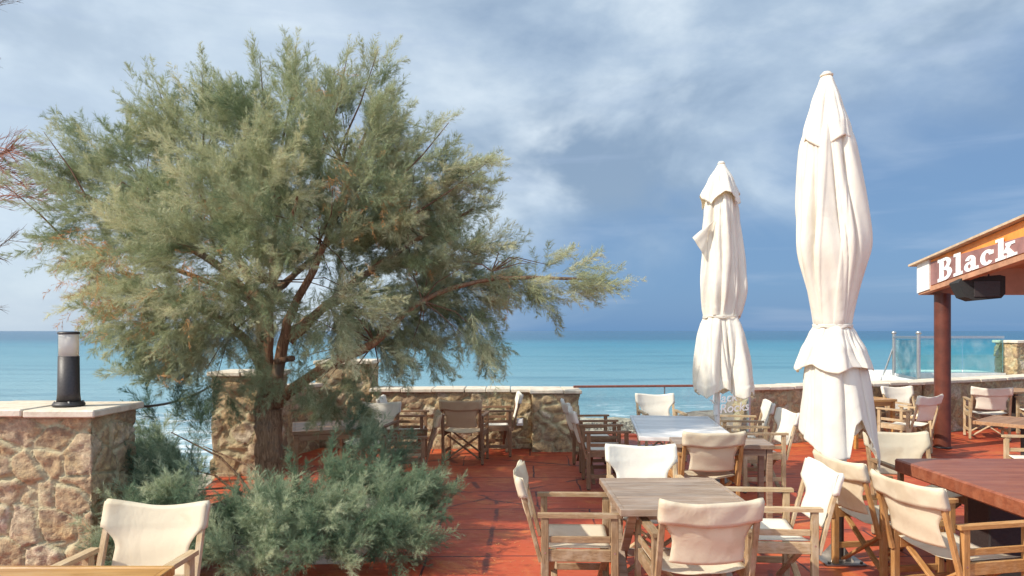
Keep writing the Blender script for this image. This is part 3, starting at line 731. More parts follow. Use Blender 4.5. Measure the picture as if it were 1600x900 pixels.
protos = {}
def chair(kind, x, y, rz, label, group):
    if kind not in protos:
        w, f, sd, sg_ = {'grey': ('wood_grey', 'fab', 1, .035), 'pale': ('wood_pale', 'fab_white', 2, .030), 'orange': ('wood_orange', 'fab', 3, .032),
                    'brown': ('wood_brown', 'fab_tan', 4, .030), 'browngrey': ('wood_brown', 'fab_white', 5, .032), 'old': ('wood_pale', 'fab', 6, .042)}[kind]
        c = protos[kind] = make_chair(label, M[w], M[f], sd, sg_)
    else: c = copy_tree(protos[kind])
    c.location = (x, y, .007); c.rotation_euler = (0, 0, math.radians(rz)); c['label'] = label; c['group'] = group
    return c
G = 'canvas director chairs around the tables'
chair('old', -1.93, 3.23, 176, 'cream director chair behind the brown table in the near left corner', G)
chair('grey', 1.07, 4.02, 2, 'cream backed director chair seen from behind at the front grey table', G)
chair('grey', .43, 4.43, -92, 'director chair in profile on the left side of the front grey table', G)
chair('pale', 1.04, 5.02, 181, 'white backed chair facing us on the far side of the front grey table', G)
chair('pale', 1.74, 4.58, 86, 'white canvas chair in profile on the right side of the front grey table', G)
chair('orange', 2.80, 4.22, -79, 'orange wood chair nearest to us along the thick red table', G)
chair('orange', 2.74, 4.93, -82, 'orange wood chair between the large parasol and the thick red table', G)
chair('grey', 3.47, 5.72, 178, 'cream chair at the far end of the thick red table', G)
chair('orange', 1.83, 6.47, 1, 'orange wood chair seen from behind at the small side table', G)
chair('browngrey', 1.08, 7.86, -90, 'nearer of the two side chairs left of the long white table', G)
chair('browngrey', 1.07, 8.80, -86, 'farther of the two side chairs left of the long white table', G)
chair('pale', 2.1, 9.42, 183, 'white chair facing us at the far end of the long white table', G)
chair('pale', 2.80, 7.72, 90, 'nearer side chair between the two parasols, right of the long white table', G)
chair('pale', 2.96, 8.76, 80, 'farther side chair right of the long white table, near the small parasol', G)
chair('pale', 6.42, 10.72, 190, 'white chair against the sea wall just left of the red post', G)
chair('pale', 5.78, 9.88, 28, 'pale chair turned half away from us left of the red post', G)
chair('pale', 7.95, 11.25, -24, 'pale chair with crossed legs just right of the red post', G)
chair('pale', 9.02, 11.42, 88, 'side chair at the right picture edge by the far sea wall table', G)
chair('pale', 5.57, 7.02, 84, 'chair cut by the right picture edge beside the round brown table', G)
chair('brown', -.64, 9.26, -7, 'chair with back tinted tan for shade, seen from behind in front of the low left wall', G)
chair('browngrey', -.26, 9.84, 94, 'side chair with white back against the low wall beside the tan chair', G)
chair('brown', -1.20, 7.45, 97, 'brown side chair partly behind the lower branches of the tree', G)
chair('browngrey', -1.44, 9.3, -88, 'side chair between the tall pillar and the tan chair', G)
chair('browngrey', -1.76, 8.28, 172, 'white backed chair behind the wooden table right of the tree trunk', G)

# ------------------------------------------------------------------ tables
def make_table(name, w, d, h, top_t, mat, loc, rz, label, planks=7, legs='cross', cat='table', group='wooden tables on the terrace'):
    root = empty(name, loc, math.radians(rz)); mb = MB(); pw = w/planks if legs != 'slab' else w/3
    n = planks if legs != 'slab' else 3
    if legs == 'slab':
        mb.bx(-w/2, w/2, -d/2, d/2, h-top_t, h, .012)
    else:
        pd = (d-.002)/n
        for i in range(n): mb.bx(-w/2+.03, w/2-.03, -d/2+.03+i*(d-.06)/n+.0008, -d/2+.03+(i+1)*(d-.06)/n-.0008, h-top_t+.004, h-.001, .0015)
    mb.build('tabletop', mat, root)
    if legs != 'slab':
        for (x0, x1, y0, y1) in ((-w/2, w/2, -d/2, -d/2+.0285), (-w/2, w/2, d/2-.0285, d/2), (-w/2, -w/2+.0285, -d/2+.03, d/2-.03), (w/2-.0285, w/2, -d/2+.03, d/2-.03)):
            mb = MB(); mb.bx(x0, x1, y0, y1, h-top_t-.004, h+.001, .003); mb.build('edge_strip', mat, root)
    if legs == 'cross':
        for s in (-1, 1):
            x = s*(w/2-.075)
            mb = MB(); mb.bar((x, -d/2+.09, .0), (x, d/2-.12, h-top_t-.006), .024, .055, (1, 0, 0))
            mb.bar((x-s*.027, d/2-.09, .0), (x-s*.027, -d/2+.12, h-top_t-.006), .024, .055, (1, 0, 0)); mb.build('cross_leg', mat, root)
        mb = MB(); mb.bar((-w/2+.12, 0, h*.47), (w/2-.12, 0, h*.47), .03, .05); mb.build('stretcher', mat, root)
        for y in (-d/2+.12, d/2-.12):
            mb = MB(); mb.bar((-w/2+.12, y, h-top_t-.032), (w/2-.12, y, h-top_t-.032), .022, .045); mb.build('apron', mat, root)
    elif legs == 'straight':
        for sx in (-1, 1):
            for sy in (-1, 1):
                mb = MB(); mb.bar((sx*(w/2-.04), sy*(d/2-.05), 0), (sx*(w/2-.04), sy*(d/2-.05), h-top_t-.006), .05, .05, (0, 1, 0)); mb.build('leg', mat, root)
        for sy in (-1, 1):
            mb = MB(); mb.bx(-w/2+.07, w/2-.07, sy*(d/2-.05)-.011, sy*(d/2-.05)+.011, h-top_t-.07, h-top_t-.006, .002); mb.build('apron', mat, root)
    elif legs == 'pedestal':
        mb = MB(); mb.bx(-.045, .045, -.045, .045, .03, h-top_t-.006, .006); mb.build('pedestal', M['metal_black'], root)
        mb = MB(); mb.bx(-.25, .25, -.03, .03, 0, .03, .004); mb.bx(-.03, .03, -.25, .25, .002, .032, .004); mb.build('base', M['metal_black'], root)
    else:
        for y in (-d/2+.35, d/2-.4):
            mb = MB(); mb.bx(-.22, .22, y-.12, y+.12, .03, h-top_t-.002, .01); mb.build('pedestal', M['metal_black'], root)
            mb = MB(); mb.bx(-.36, .36, y-.2, y+.2, 0, .028, .006); mb.build('base', M['metal_black'], root)
    tag(root, label, cat, group); return root
M['top_grey'] = mat_wood('grey_washed_top', (.17, .105, .065), (.34, .24, .165), .40, (.40, .335, .28), .42, 1.0, True)
M['top_glare'] = mat_wood('glare_whitened_top', (.56, .53, .49), (.74, .71, .67), .30, (.80, .78, .75), .6, .9, True)  # weathered wood whitened: glare on the top painted into the colour
M['top_red'] = mat_wood('red_stained_top', (.18, .050, .026), (.29, .092, .045), .36, (.34, .15, .09), .35, .5, True)
M['top_gold'] = mat_wood('varnished_top', (.32, .15, .04), (.50, .26, .08), .35, (.52, .34, .16), .3, .8, True)
M['top_brown'] = mat_wood('brown_top', (.26, .13, .06), (.40, .22, .11), .45, (.44, .30, .2), .3, .8, True)
make_table('square_table', .82, .86, .74, .036, M['top_grey'], (1.045, 4.41, 0), 1, 'square grey washed slatted table with four chairs in the foreground', 8)
make_table('long_table', .96, 1.74, .735, .036, M['top_glare'], (1.86, 7.56, 0), -7, 'long table with glare painted white, before the glass screen', 9, 'pedestal')
make_table('side_table', .90, .40, .752, .034, M['top_grey'], (1.98, 6.38, 0), -6, 'narrow grey side table between the orange chair and the long white table', 4, 'straight')
make_table('slab_table', 1.25, 2.25, .765, .105, M['top_red'], (3.73, 4.33, 0), 0, 'long table with a thick red brown slab top at the right', 3, 'slab')
make_table('square_table', 1.42, .86, .74, .036, M['top_gold'], (-2.23, 2.60, 0), 0, 'golden brown table cut by the near left picture corner', 7, 'straight')
make_table('square_table', .80, .62, .74, .032, M['top_gold'], (5.50, 10.58, 0), 18, 'small orange brown table against the sea wall behind the large parasol', 6, 'straight')
make_table('square_table', 1.0, .58, .74, .032, M['top_brown'], (9.02, 12.06, 0), 26, 'brown table against the sea wall right of the red post', 6, 'pedestal')
make_table('square_table', .84, .84, .74, .036, M['top_brown'], (6.02, 7.86, 0), 40, 'brown table turned cornerwise at the right picture edge', 7, 'pedestal')
make_table('square_table', .84, .80, .74, .034, M['top_brown'], (-2.03, 7.55, 0), 18, 'weathered brown table beside the tree trunk', 7, 'straight')

# ------------------------------------------------------------------ closed parasols
def interp(prof, z, k):
    return sum(interp0(prof, z+dz, k)*w for dz, w in ((-.09, .2), (-.045, .2), (0, .2), (.045, .2), (.09, .2))) if prof[0][0]-z > .1 and prof[0][0]-prof[-1][0] > .5 and z-prof[-1][0] > .1 else interp0(prof, z, k)
def interp0(prof, z, k):
    if z >= prof[0][0]: return prof[0][k]
    for a, b in zip(prof, prof[1:]):
        if a[0] >= z >= b[0]:
            t = (a[0]-z)/(a[0]-b[0]); t = t*t*(3-2*t)*.35 + t*.65; return a[k]+(b[k]-a[k])*t
    return prof[-1][k]
def cloth(name, prof, parent, nfold, amp, seed, hem=0.0, hemn=4, hemph=0.0, seg=280, rows=70, thin=1.0, twist=.6, sq=1.0, sharp=.5, hemtab=None):
    """folded cloth: prof rows are (z, radius, cx, cy), top to bottom; hem is how deep its pointed hem hangs"""
    rr = random.Random(seed); ph = [rr.uniform(0, 6.28) for _ in range(8)]; P = []
    creases = [(rr.uniform(0, 6.28), rr.uniform(.06, .17), rr.uniform(-.5, .5), rr.uniform(.025, .10), rr.uniform(.1, .9), rr.uniform(.15, .7)) for _ in range(24)]
    z0, z1 = prof[0][0], prof[-1][0]
    for k in range(seg):
        a = 2*math.pi*k/seg; row = []
        tri = abs(((a+hemph)*hemn/(2*math.pi)) % 1 - .5)*2      # 0..1 zigzag
        dz = -hem*(tri**1.3) if hemtab is None else float(np.interp(math.degrees(a), [h[0] for h in hemtab], [h[1] for h in hemtab]))
        for i in range(rows+1):
            f = i/rows; z = z0 + (z1-z0)*f; r = interp(prof, z, 1); cx = interp(prof, z, 2); cy = interp(prof, z, 3)
            tw = twist*f
            w = math.sin(nfold*a + ph[0] + tw*3 + .9*math.sin(2*a+ph[1]))
            w = math.copysign(abs(w)**sharp, w)*.62 + .38*math.sin((nfold*2+1)*a + ph[2] - tw*5) * math.sin(z*3.1+ph[3]) + .30*math.sin(3*a+ph[4]+z*2.2)
            w2 = .35*math.sin((nfold*3+2)*a + ph[5] + z*4)*(.4+.6*math.sin(z*5.3+a*2+ph[6]))
            am = amp*(interp(prof, z, 4) if len(prof[0]) > 4 else 1)
            cr = 0
            for (ca, cd, ct, cw, zc, zw) in creases:
                da = (a - ca - ct*f + math.pi) % (2*math.pi) - math.pi
                cr -= cd*math.exp(-abs(da)/cw)*math.exp(-((f-zc)/zw)**2)
            rad = r*(1+am*w+am*.35*w2+cr*min(1, am*9))
            zz = z + dz*f**2.2 + .012*math.sin(5*a+ph[7])*f
            row.append((cx+rad*math.cos(a), cy+rad*math.sin(a)*sq, zz))
        P.append(row)
    mb = MB(); mb.grid(P, closed_u=True)
    o = mb.build(name, M['fab_umb'], parent); sd = o.modifiers.new('thickness', 'SOLIDIFY'); sd.thickness = .004; sd.offset = 0; return o
def flap(name, pts, parent, bulge=.03, n=10):
    """a loose pointed panel of cloth: quad patch (top-left, top-right, bottom-right, bottom-left) bulged outwards"""
    tl, tr, br, bl = [Vector(p) for p in pts]; P = []; nn = (tr-tl).cross(bl-tl).normalized()
    for i in range(n+1):
        u = i/n; row = []
        for j in range(n+1):
            v = j/n; p = tl.lerp(tr, u).lerp(bl.lerp(br, u), v)
            row.append(p + nn*(bulge*math.sin(math.pi*u)*(.4+v) + .012*math.sin(u*17+v*3)*v))
        P.append(row)
    mb = MB(); mb.grid(P); o = mb.build(name, M['fab_umb'], parent); sd = o.modifiers.new('thickness', 'SOLIDIFY'); sd.thickness = .004; sd.offset = 0
    return o

up = empty('closed_parasol', (2.56, 5.28, 0))
cx = -.02
cloth('top_cover', [(3.80, .035, -.085, 0, .3), (3.78, .05, -.085, 0, .4), (3.60, .115, -.085, 0, .7), (3.42, .175, -.082, 0, .8), (3.30, .195, -.08, 0, .9)], up, 5, .10, 3, .13, 4, .55, 160, 34, twist=.3)
cloth('canopy', [(3.50, .10, -.083, 0, .5), (3.32, .185, -.08, 0, .6), (3.1, .215, -.07, 0, .8), (2.8, .242, -.06, 0, .9), (2.5, .268, -.05, 0, .9), (2.40, .268, -.048, 0, .9), (2.2, .218, -.045, 0, .9), (2.0, .172, -.04, 0, .8), (1.88, .150, -.04, 0, .7), (1.83, .135, -.04, 0, .5)], up, 4, .13, 5, 0, twist=1.1, rows=110)
cloth('tie_strap', [(1.852, .146, -.04, 0), (1.815, .143, -.04, 0)], up, 6, .02, 8, 0, rows=4)
cloth('skirt', [(1.84, .135, -.04, 0, .4), (1.78, .165, -.04, 0, .6), (1.66, .225, -.035, 0, .8), (1.53, .265, -.03, 0, .85)], up, 4, .11, 11, .05, 4, 1.9, rows=36, twist=.2)
cloth('lower_canopy', [(1.80, .12, -.04, 0, .4), (1.55, .225, -.02, 0, .6), (1.30, .262, .0, 0, .6), (1.16, .285, .01, 0, .6)], up, 4, .13, 17, .44, 3, -3.56, rows=80, twist=.0, hemtab=[(0, -.30), (30, -.12), (90, -.34), (140, -.12), (180, -.18), (200, -.24), (226, -.41), (244, -.33), (260, -.30), (268, -.06), (278, -.02), (300, -.20), (329, -.40), (345, -.37), (360, -.30)])
cloth('inner_canopy', [(1.60, .16, -.02, 0, .4), (1.3, .20, .0, 0, .7), (1.05, .215, .0, 0, .9)], up, 5, .16, 19, .12, 5, .4, rows=40, twist=.1)
mb = MB(); mb.tube([(-.085, 0, 3.78), (-.085, 0, 3.835)], .03, 16); mb.lathe([(0, 0), (.045, 0), (.05, .012), (.03, .03), (0, .032)], (-.085, 0, 3.80), 20); mb.build('finial', M['fab_umb'], up)
mb = MB(); mb.tube([(0, 0, .62), (-.01, 0, 1.4), (-.08, 0, 3.75)], .030, 16); mb.build('pole', M['white_paint'], up)
mb = MB(); mb.tube([(0, 0, .02), (0, 0, .74)], .046, 20); mb.build('socket_tube', M['metal_dark'], up)
for k in range(8):
    a = k*math.pi/4+.2; mb = MB(); c, s = math.cos(a), math.sin(a)
    mb.bar((c*.055, s*.055, .70), (c*.045, s*.045, 1.5), .016, .022, (c, s, 0)); mb.build('rib', M['white_paint'], up)
bs = MB(); bs.bx(-.155, .155, -.155, .155, .002, .014, .002); bs.build('base_plate', M['steel_plate'], up)
for k in range(4):
    a = math.pi/4+k*math.pi/2; c, s = math.cos(a), math.sin(a); mb = MB()
    e = Vector((-s, c, 0))*.004
    A = [Vector((c*.046, s*.046, .014)), Vector((c*.125, s*.125, .014)), Vector((c*.046, s*.046, .12))]
    mb.add([p-e for p in A]+[p+e for p in A], [[0, 1, 2], [5, 4, 3], [0, 3, 4, 1], [1, 4, 5, 2], [2, 5, 3, 0]]); mb.build('fin', M['steel_plate'], up)
    mb = MB(); mb.lathe([(0, .014), (.012, .014), (.012, .026), (0, .026)], (c*.175, s*.175, 0), 6); mb.build('bolt', M['metal_dark'], up)
up.rotation_euler = (0, 0, .0)
tag(up, 'tall closed cream parasol on a bolted steel base by the red table', 'parasol', 'closed parasols')

up = empty('closed_parasol', (2.46, 8.05, 0))
cloth('top_cover', [(3.80, .03, .05, 0, .3), (3.78, .05, .05, 0, .4), (3.62, .15, .045, 0, .7), (3.44, .235, .035, 0, .8)], up, 4, .13, 23, .16, 4, 2.4, 160, 30, twist=.3)
cloth('canopy', [(3.52, .12, .05, 0, .5), (3.3, .19, .05, 0, .8), (2.95, .215, .055, 0, 1), (2.55, .245, .07, 0, 1), (2.3, .25, .07, 0, 1), (2.08, .215, .055, 0, .9), (1.97, .20, .05, 0, .5)], up, 5, .17, 25, 0, twist=.9, rows=100)
flap('flap', [(-.08, -.17, 3.10), (-.16, -.10, 3.02), (-.15, -.10, 2.62), (-.33, -.13, 2.90)], up, -.02)
cloth('tie_strap', [(1.985, .212, .05, 0), (1.955, .21, .05, 0)], up, 6, .02, 28, 0, rows=4)
cloth('lower_canopy', [(1.975, .195, .05, 0, .4), (1.8, .255, .05, 0, .8), (1.4, .31, .065, 0, 1), (1.22, .325, .08, 0, 1.1), (1.12, .315, .085, 0, 1.1)], up, 5, .19, 31, .10, 5, 1.2, rows=70, twist=.3)
mb = MB(); mb.lathe([(0, 0), (.04, 0), (.045, .012), (.03, .035), (0, .04)], (.05, 0, 3.795), 20); mb.build('finial', M['fab_umb'], up)
mb = MB(); mb.tube([(0, 0, .02), (0, 0, 1.3), (.05, 0, 3.75)], .032, 16); mb.build('pole', M['white_paint'], up)
mb = MB(); mb.tube([(0, 0, .02), (0, 0, .42)], .045, 18); mb.build('socket_tube', M['steel_plate'], up)
mb = MB(); mb.bx(-.155, .155, -.155, .155, .002, .014, .002); mb.build('base_plate', M['steel_plate'], up)
mb = MB(); mb.bar((-.03, -.05, .93), (-.03, -.05, .80), .05, .04, (0, 1, 0)); mb.tube([(-.03, -.05, .93), (-.10, -.06, .98)], .009, 8); mb.build('crank', M['white_paint'], up)
tag(up, 'smaller looking closed cream parasol behind the long white table', 'parasol', 'closed parasols')
# ------------------------------------------------------------------ feathery tamarisk foliage
def perp(d, rs):
    r = rs.normal(size=d.shape); r -= (r*d).sum(-1, keepdims=True)*d; return r/np.linalg.norm(r, axis=-1, keepdims=True)
def norm(v): return v/np.maximum(np.linalg.norm(v, axis=-1, keepdims=True), 1e-9)
def plume(rs, nt=34, ns=26, w=.0021):
    """one feathery spray along +Z (unit length); returns strand triangles and axis points"""
    n = 9; bend = rs.uniform(.10, .35); az = rs.uniform(0, 6.28)
    t = np.linspace(0, 1, n); ax = np.column_stack([bend*t**2*np.cos(az), bend*t**2*np.sin(az), t*(1-.12*bend)])
    def axp(s): return np.column_stack([np.interp(s, t, ax[:, i]) for i in range(3)])
    s = np.sort(rs.uniform(.10, .98, nt)); base = axp(s); tang = norm(axp(np.minimum(s+.05, 1))-axp(np.maximum(s-.05, 0)))
    side = perp(tang, rs); ang = np.radians(rs.uniform(24, 52, nt))[:, None]
    td = norm(tang*np.cos(ang) + side*np.sin(ang)); tl = (.14+.32*rs.rand(nt))*(1.15-.80*s)
    T = []
    # strands along every twig
    u = rs.rand(nt, ns)
    b = base[:, None] + td[:, None]*(u*tl[:, None])[..., None] - np.array((0, 0, .0))
    ps = perp(np.repeat(td[:, None], ns, 1), rs); a2 = np.radians(rs.uniform(14, 42, (nt, ns)))[..., None]
    sd = norm(td[:, None]*np.cos(a2)+ps*np.sin(a2)); sl = (.05+.085*rs.rand(nt, ns))*(1.15-.5*u)
    b = b.reshape(-1, 3); e = b + sd.reshape(-1, 3)*sl.reshape(-1, 1); q = perp(sd.reshape(-1, 3), rs)
    T.append(np.stack([b-q*w, b+q*w, e], 1))
    b, e = base, base+td*tl[:, None]; q = perp(td, rs)*w*.9
    T.append(np.stack([b-q, b+q, e], 1))
    T = np.concatenate(T)
    q = perp(norm(ax[1:]-ax[:-1]), rs)*.0020; A = np.concatenate([np.stack([ax[:-1]-q, ax[:-1]+q, ax[1:]], 1)])
    return T, A
def frames(D, rs):
    x = perp(D, rs); y = np.cross(D, x); return np.stack([x, y, D], -1)      # columns
def feather(lib, roots, dirs, scales, tints, rs):
    """places the sprays of the library; returns leaf triangles, tints, axis triangles"""
    k = rs.randint(0, len(lib), len(roots)); Rm = frames(norm(dirs), rs); LT = []; TT = []; AT = []
    for j in range(len(lib)):
        m = np.where(k == j)[0]
        if not len(m): continue
        T, A = lib[j]
        sc = scales[m][:, None, None, None]
        w = np.einsum('pij,tvj->ptvi', Rm[m], T)*sc + roots[m][:, None, None]
        a = np.einsum('pij,tvj->ptvi', Rm[m], A)*sc + roots[m][:, None, None]
        LT.append(w.reshape(-1, 3, 3)); AT.append(a.reshape(-1, 3, 3))
        TT.append(np.repeat(tints[m], len(T)) + rs.normal(0, .10, len(m)*len(T)))
    return np.concatenate(LT), np.concatenate(TT), np.concatenate(AT)
def tri_obj(name, T, mat, parent, tint=None):
    n = len(T); V = T.reshape(-1, 3); F = np.arange(n*3).reshape(-1, 3); C = None
    if tint is not None:
        c = np.repeat(np.clip(tint, 0, 1), 3); C = np.column_stack([c, c, c, np.ones_like(c)])
    return np_mesh(name, V, F, mat, parent, False, C)

rs = np.random.RandomState(11)
LIB = [plume(rs) for _ in range(26)]
LIBS = [plume(rs, 13, 8, .0045) for _ in range(14)]
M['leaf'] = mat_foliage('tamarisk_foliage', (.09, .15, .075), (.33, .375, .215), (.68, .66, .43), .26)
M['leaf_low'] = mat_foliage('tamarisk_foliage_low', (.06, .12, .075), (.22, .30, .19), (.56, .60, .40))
M['twig'] = mat_simple('red_brown_twigs', (.16, .085, .05), .8, .3, 20, .1)
M['deadleaf'] = mat_simple('rust_dead_sprays', (.48, .24, .085), .9, .3, 20, .1)

tree = empty('tamarisk_tree', (-2.5, 6.75, 0)); TO = np.array((-2.5, 6.75, 0))
# crown clumps: x, z, radius, depth offset, density
CL = [(-2.3, 4.60, .30, .1, .55), (-2.05, 4.35, .32, -.1, .5), (-1.45, 4.50, .36, .1, .6), (-3.05, 4.30, .36, .0, .7), (-2.55, 4.15, .42, .2, .8), (-3.75, 4.08, .38, .1, .7), (-4.40, 3.85, .42, .0, .75), (-4.85, 3.65, .35, .2, .4),
      (-4.75, 3.32, .42, .1, .7), (-4.3, 3.10, .45, -.2, .9), (-3.75, 3.55, .52, -.3, 1.1), (-3.1, 3.80, .52, -.2, 1.1), (-2.4, 3.95, .52, -.3, 1.1), (-1.7, 3.98, .50, -.2, 1.1), (-1.0, 3.75, .46, .0, 1.0),
      (-.62, 3.80, .32, .1, .6), (-.40, 3.40, .40, .1, .9), (-.25, 3.42, .25, .1, .5), (-.85, 3.20, .50, -.2, 1.1), (-1.55, 3.30, .55, -.6, 1.25), (-2.35, 3.25, .58, -.7, 1.3), (-3.1, 3.05, .55, -.3, .8), (-3.85, 2.80, .48, -.4, 1.0),
      (-4.25, 2.62, .38, -.1, .7), (-3.50, 2.42, .52, -.6, 1.2), (-2.65, 2.55, .58, -.9, 1.3), (-1.85, 2.58, .55, -.3, 1.2), (-1.05, 2.60, .55, .1, 1.1), (-.40, 2.80, .46, .1, 1.0),
      (-.02, 2.52, .36, .0, .9), (.34, 2.36, .30, .0, .8), (.66, 2.36, .24, -.1, .7), (-.30, 2.22, .42, .0, 1.0), (-.10, 1.72, .20, -.1, .5), (-.95, 2.05, .46, .1, 1.1), (-1.60, 2.10, .46, -.1, 1.1), (-.75, 1.70, .26, .0, .6),
      (-3.35, 1.98, .34, -.5, .7), (-3.05, 1.72, .26, -.4, .6), (-4.0, 2.25, .34, -.3, .5), (-2.35, 2.0, .34, .3, .7), (-1.35, 1.62, .26, .1, .5), (-3.9, 1.80, .20, -.6, .25), (-3.3, 2.1, .42, -.7, 1.0), (-2.75, 2.45, .36, -1.1, 1.2), (-2.3, 2.35, .36, -1.1, 1.2), (-2.45, 2.0, .28, -.9, 1.0), (-1.9, 2.25, .36, -1.0, 1.2), (-2.95, 2.0, .30, -.9, .9), (-1.5, 2.0, .34, -.9, 1.0), (-2.0, 2.8, .4, -1.1, 1.0), (-3.15, 1.55, .24, -.5, .7), (-2.85, 1.75, .26, -.6, .9), (-3.0, 1.3, .2, -.4, .5), (-2.1, 1.5, .22, -.5, .5), (-1.75, 1.3, .24, .1, .8), (-1.5, 1.15, .22, .2, .8), (-1.95, 1.15, .18, .3, .5), (-2.3, 1.75, .26, -.7, .6), (-1.45, 1.9, .3, -.3, .8),  (-2.75, 2.15, .36, -.8, .8), (-3.7, 2.05, .36, -.4, .7), (-2.0, 1.95, .30, .5, .9), (-1.1, 1.85, .32, .3, 1.0), (-.7, 2.2, .42, .5, 1.2), (-1.6, 2.7, .5, .4, 1.3), (-.9, 2.7, .5, .5, 1.3), (-2.6, 3.0, .55, .3, 1.2), (-3.3, 2.9, .5, .3, 1.1),
      # back of the crown
      (-3.6, 3.4, .6, 1.1, 1.1), (-2.7, 3.6, .65, 1.2, 1.2), (-1.7, 3.5, .65, 1.2, 1.2), (-.9, 3.1, .55, 1.0, 1.1), (-3.3, 2.7, .6, .9, 1.0), (-2.2, 2.8, .65, 1.1, 1.2), (-1.2, 2.5, .6, .9, 1.2), (-.4, 2.4, .45, .8, 1.0), (-4.2, 3.2, .45, .8, .8), (-2.9, 2.1, .4, .7, .6), (-1.9, 2.15, .4, .6, .8)]
CL = [(-2.10+(x+2.1)*.85-(.26 if x > -1.3 and z > 3.0 else 0), 2.1+(z-2.1)*(.80 if z > 2.1 else 1), r*.92, dy*(.8 if dy > .5 else 1), den) for (x, z, r, dy, den) in CL]
hub = np.array((-2.35, 6.8, 2.0)); roots = []; dirs = []; scl = []; tin = []
for (x, z, r, dy, den) in CL:
    c = np.array((x, 6.9+dy, z)); nb = int(7.6*den*(r/.45)**1.6)+3
    out = norm(c - hub); ctint = rs.normal(0, .10)
    for q in range(nb):                                          # boughs, each a fan of sprays that lie along it
        v = norm(rs.normal(size=3)); st = c + v*r*rs.uniform(.05, .55)*np.array((.95, 1.0, .8))
        bd = v*.85 + out*.7 + np.array((0, 0, .22))
        if st[2] < 2.4: bd[2] -= rs.uniform(.2, .9)
        bd = norm(bd); BLn = r*rs.uniform(.55, 1.15); m = rs.randint(5, 9); u = rs.rand(m)**.8
        side = norm(np.cross(bd, rs.normal(size=3)))             # the fan is flattened in one plane
        p = st + bd*(u*BLn)[:, None] + rs.normal(0, .03, (m, 3))
        sp_ = rs.uniform(-.75, .75, m)*(1.1-.6*u)
        dq = norm(bd + side*sp_[:, None] + rs.normal(0, .13, (m, 3)) + np.array((0, 0, -.10)))
        roots.append(p); dirs.append(dq); scl.append(rs.uniform(.30, .60, m)*(.7+.55*r)*(1.05-.25*u))
        tin.append(np.clip(.55 + ctint + rs.normal(0, .12) + .16*(u-.5) + rs.normal(0, .06, m), 0, 1))
# long loose sprays that break the outline
for (x, z, dx, dz, L, n) in [(-2.2, 4.35, .0, 1, .45, 7), (-2.05, 4.5, .25, 1, .55, 5), (-1.35, 4.55, .5, .9, .6, 7), (-1.2, 4.35, .9, .5, .55, 6), (-3.05, 4.4, .1, 1, .5, 6), (-2.75, 4.35, -.2, 1, .5, 5), (-3.7, 4.2, -.2, 1, .45, 5), (-4.3, 4.1, -.5, .9, .5, 5), (-4.45, 3.75, -.8, .5, .4, 5), (-4.6, 3.3, -1, .0, .35, 4),
                          (-4.6, 2.7, -1, -.3, .5, 5), (-4.2, 2.3, -1, -.5, .5, 5), (-3.9, 2.0, -.9, -.8, .5, 5), (-.45, 3.9, 1, .35, .6, 6), (-.75, 4.0, .8, .5, .5, 5), (-.2, 3.5, 1, .25, .5, 5), (-.1, 3.35, 1, -.1, .4, 4), (.75, 2.38, 1, .12, .58, 9), (.85, 2.34, 1, -.05, .55, 8), (.62, 2.3, 1, -.3, .45, 6),
                          (.45, 2.5, .9, .3, .4, 5), (-.08, 1.8, .05, -1, .5, 8), (-.3, 1.9, .1, -1, .45, 5), (-.75, 1.7, .2, -1, .4, 6), (-1.1, 1.7, .3, -.9, .4, 5), (-1.4, 1.55, .4, -.8, .4, 5), (-3.1, 1.7, -.2, -1, .4, 6), (-3.4, 1.75, -.4, -1, .4, 6), (-3.7, 1.3, -.9, .35, .6, 3), (-3.0, 1.25, -1, .2, .6, 3)]:
    x = -2.1+(x+2.1)*(.92 if z < 3 else .82); z = (2.1+(z-2.1)*.83-(.28 if z > 3.7 else 0) if z > 2.1 else z); p = np.array((x, 6.7, z)) + rs.normal(0, .09, (n, 3))*np.array((1, 3, 1)); d = norm(np.array((dx, 0, dz)) + rs.normal(0, .22, (n, 3)))
    roots.append(p); dirs.append(d); scl.append(L*rs.uniform(.6, 1.1, n)); tin.append(rs.uniform(.5, .85, n))
    roots.append(p+d*L*rs.uniform(.1, .5, (n, 1))); dirs.append(norm(d+rs.normal(0, .3, (n, 3)))); scl.append(L*rs.uniform(.35, .6, n)); tin.append(rs.uniform(.5, .85, n))
SPK = [((-2.3, 4.0), (-2.12, 4.62), 16), ((-2.5, 3.9), (-2.48, 4.5), 10), ((-1.75, 3.9), (-1.32, 4.55), 18), ((-1.9, 3.9), (-1.62, 4.5), 10), ((-3.1, 3.8), (-3.05, 4.35), 13), ((-3.3, 3.7), (-3.5, 4.25), 10), ((-4.2, 3.4), (-4.6, 3.75), 10), ((-1.2, 3.6), (-.62, 3.85), 12), ((-1.0, 3.3), (-.25, 3.45), 12), ((-4.4, 3.0), (-5.0, 3.25), 10)]
for (a0, a1, n) in SPK:                                          # airy leading shoots that stand out of the crown
    A0, A1 = np.array((a0[0], 6.7, a0[1])), np.array((a1[0], 6.6, a1[1])); ax_ = norm(A1-A0); u = rs.rand(n)
    roots.append(A0 + (A1-A0)*u[:, None] + rs.normal(0, .012, (n, 3))); dirs.append(norm(ax_ + rs.normal(0, .38, (n, 3)))); scl.append(rs.uniform(.24, .42, n)*(1.1-.35*u)); tin.append(rs.uniform(.5, .85, n))
roots = np.concatenate(roots); dirs = np.concatenate(dirs); scl = np.concatenate(scl); tin = np.concatenate(tin)
LT, TT, AT = feather(LIB, roots-TO, dirs, scl, tin, rs)
crown = tri_obj('crown', LT, M['leaf'], tree, TT); print('crown tris', len(LT))
tri_obj('twigs', AT, M['twig'], crown)
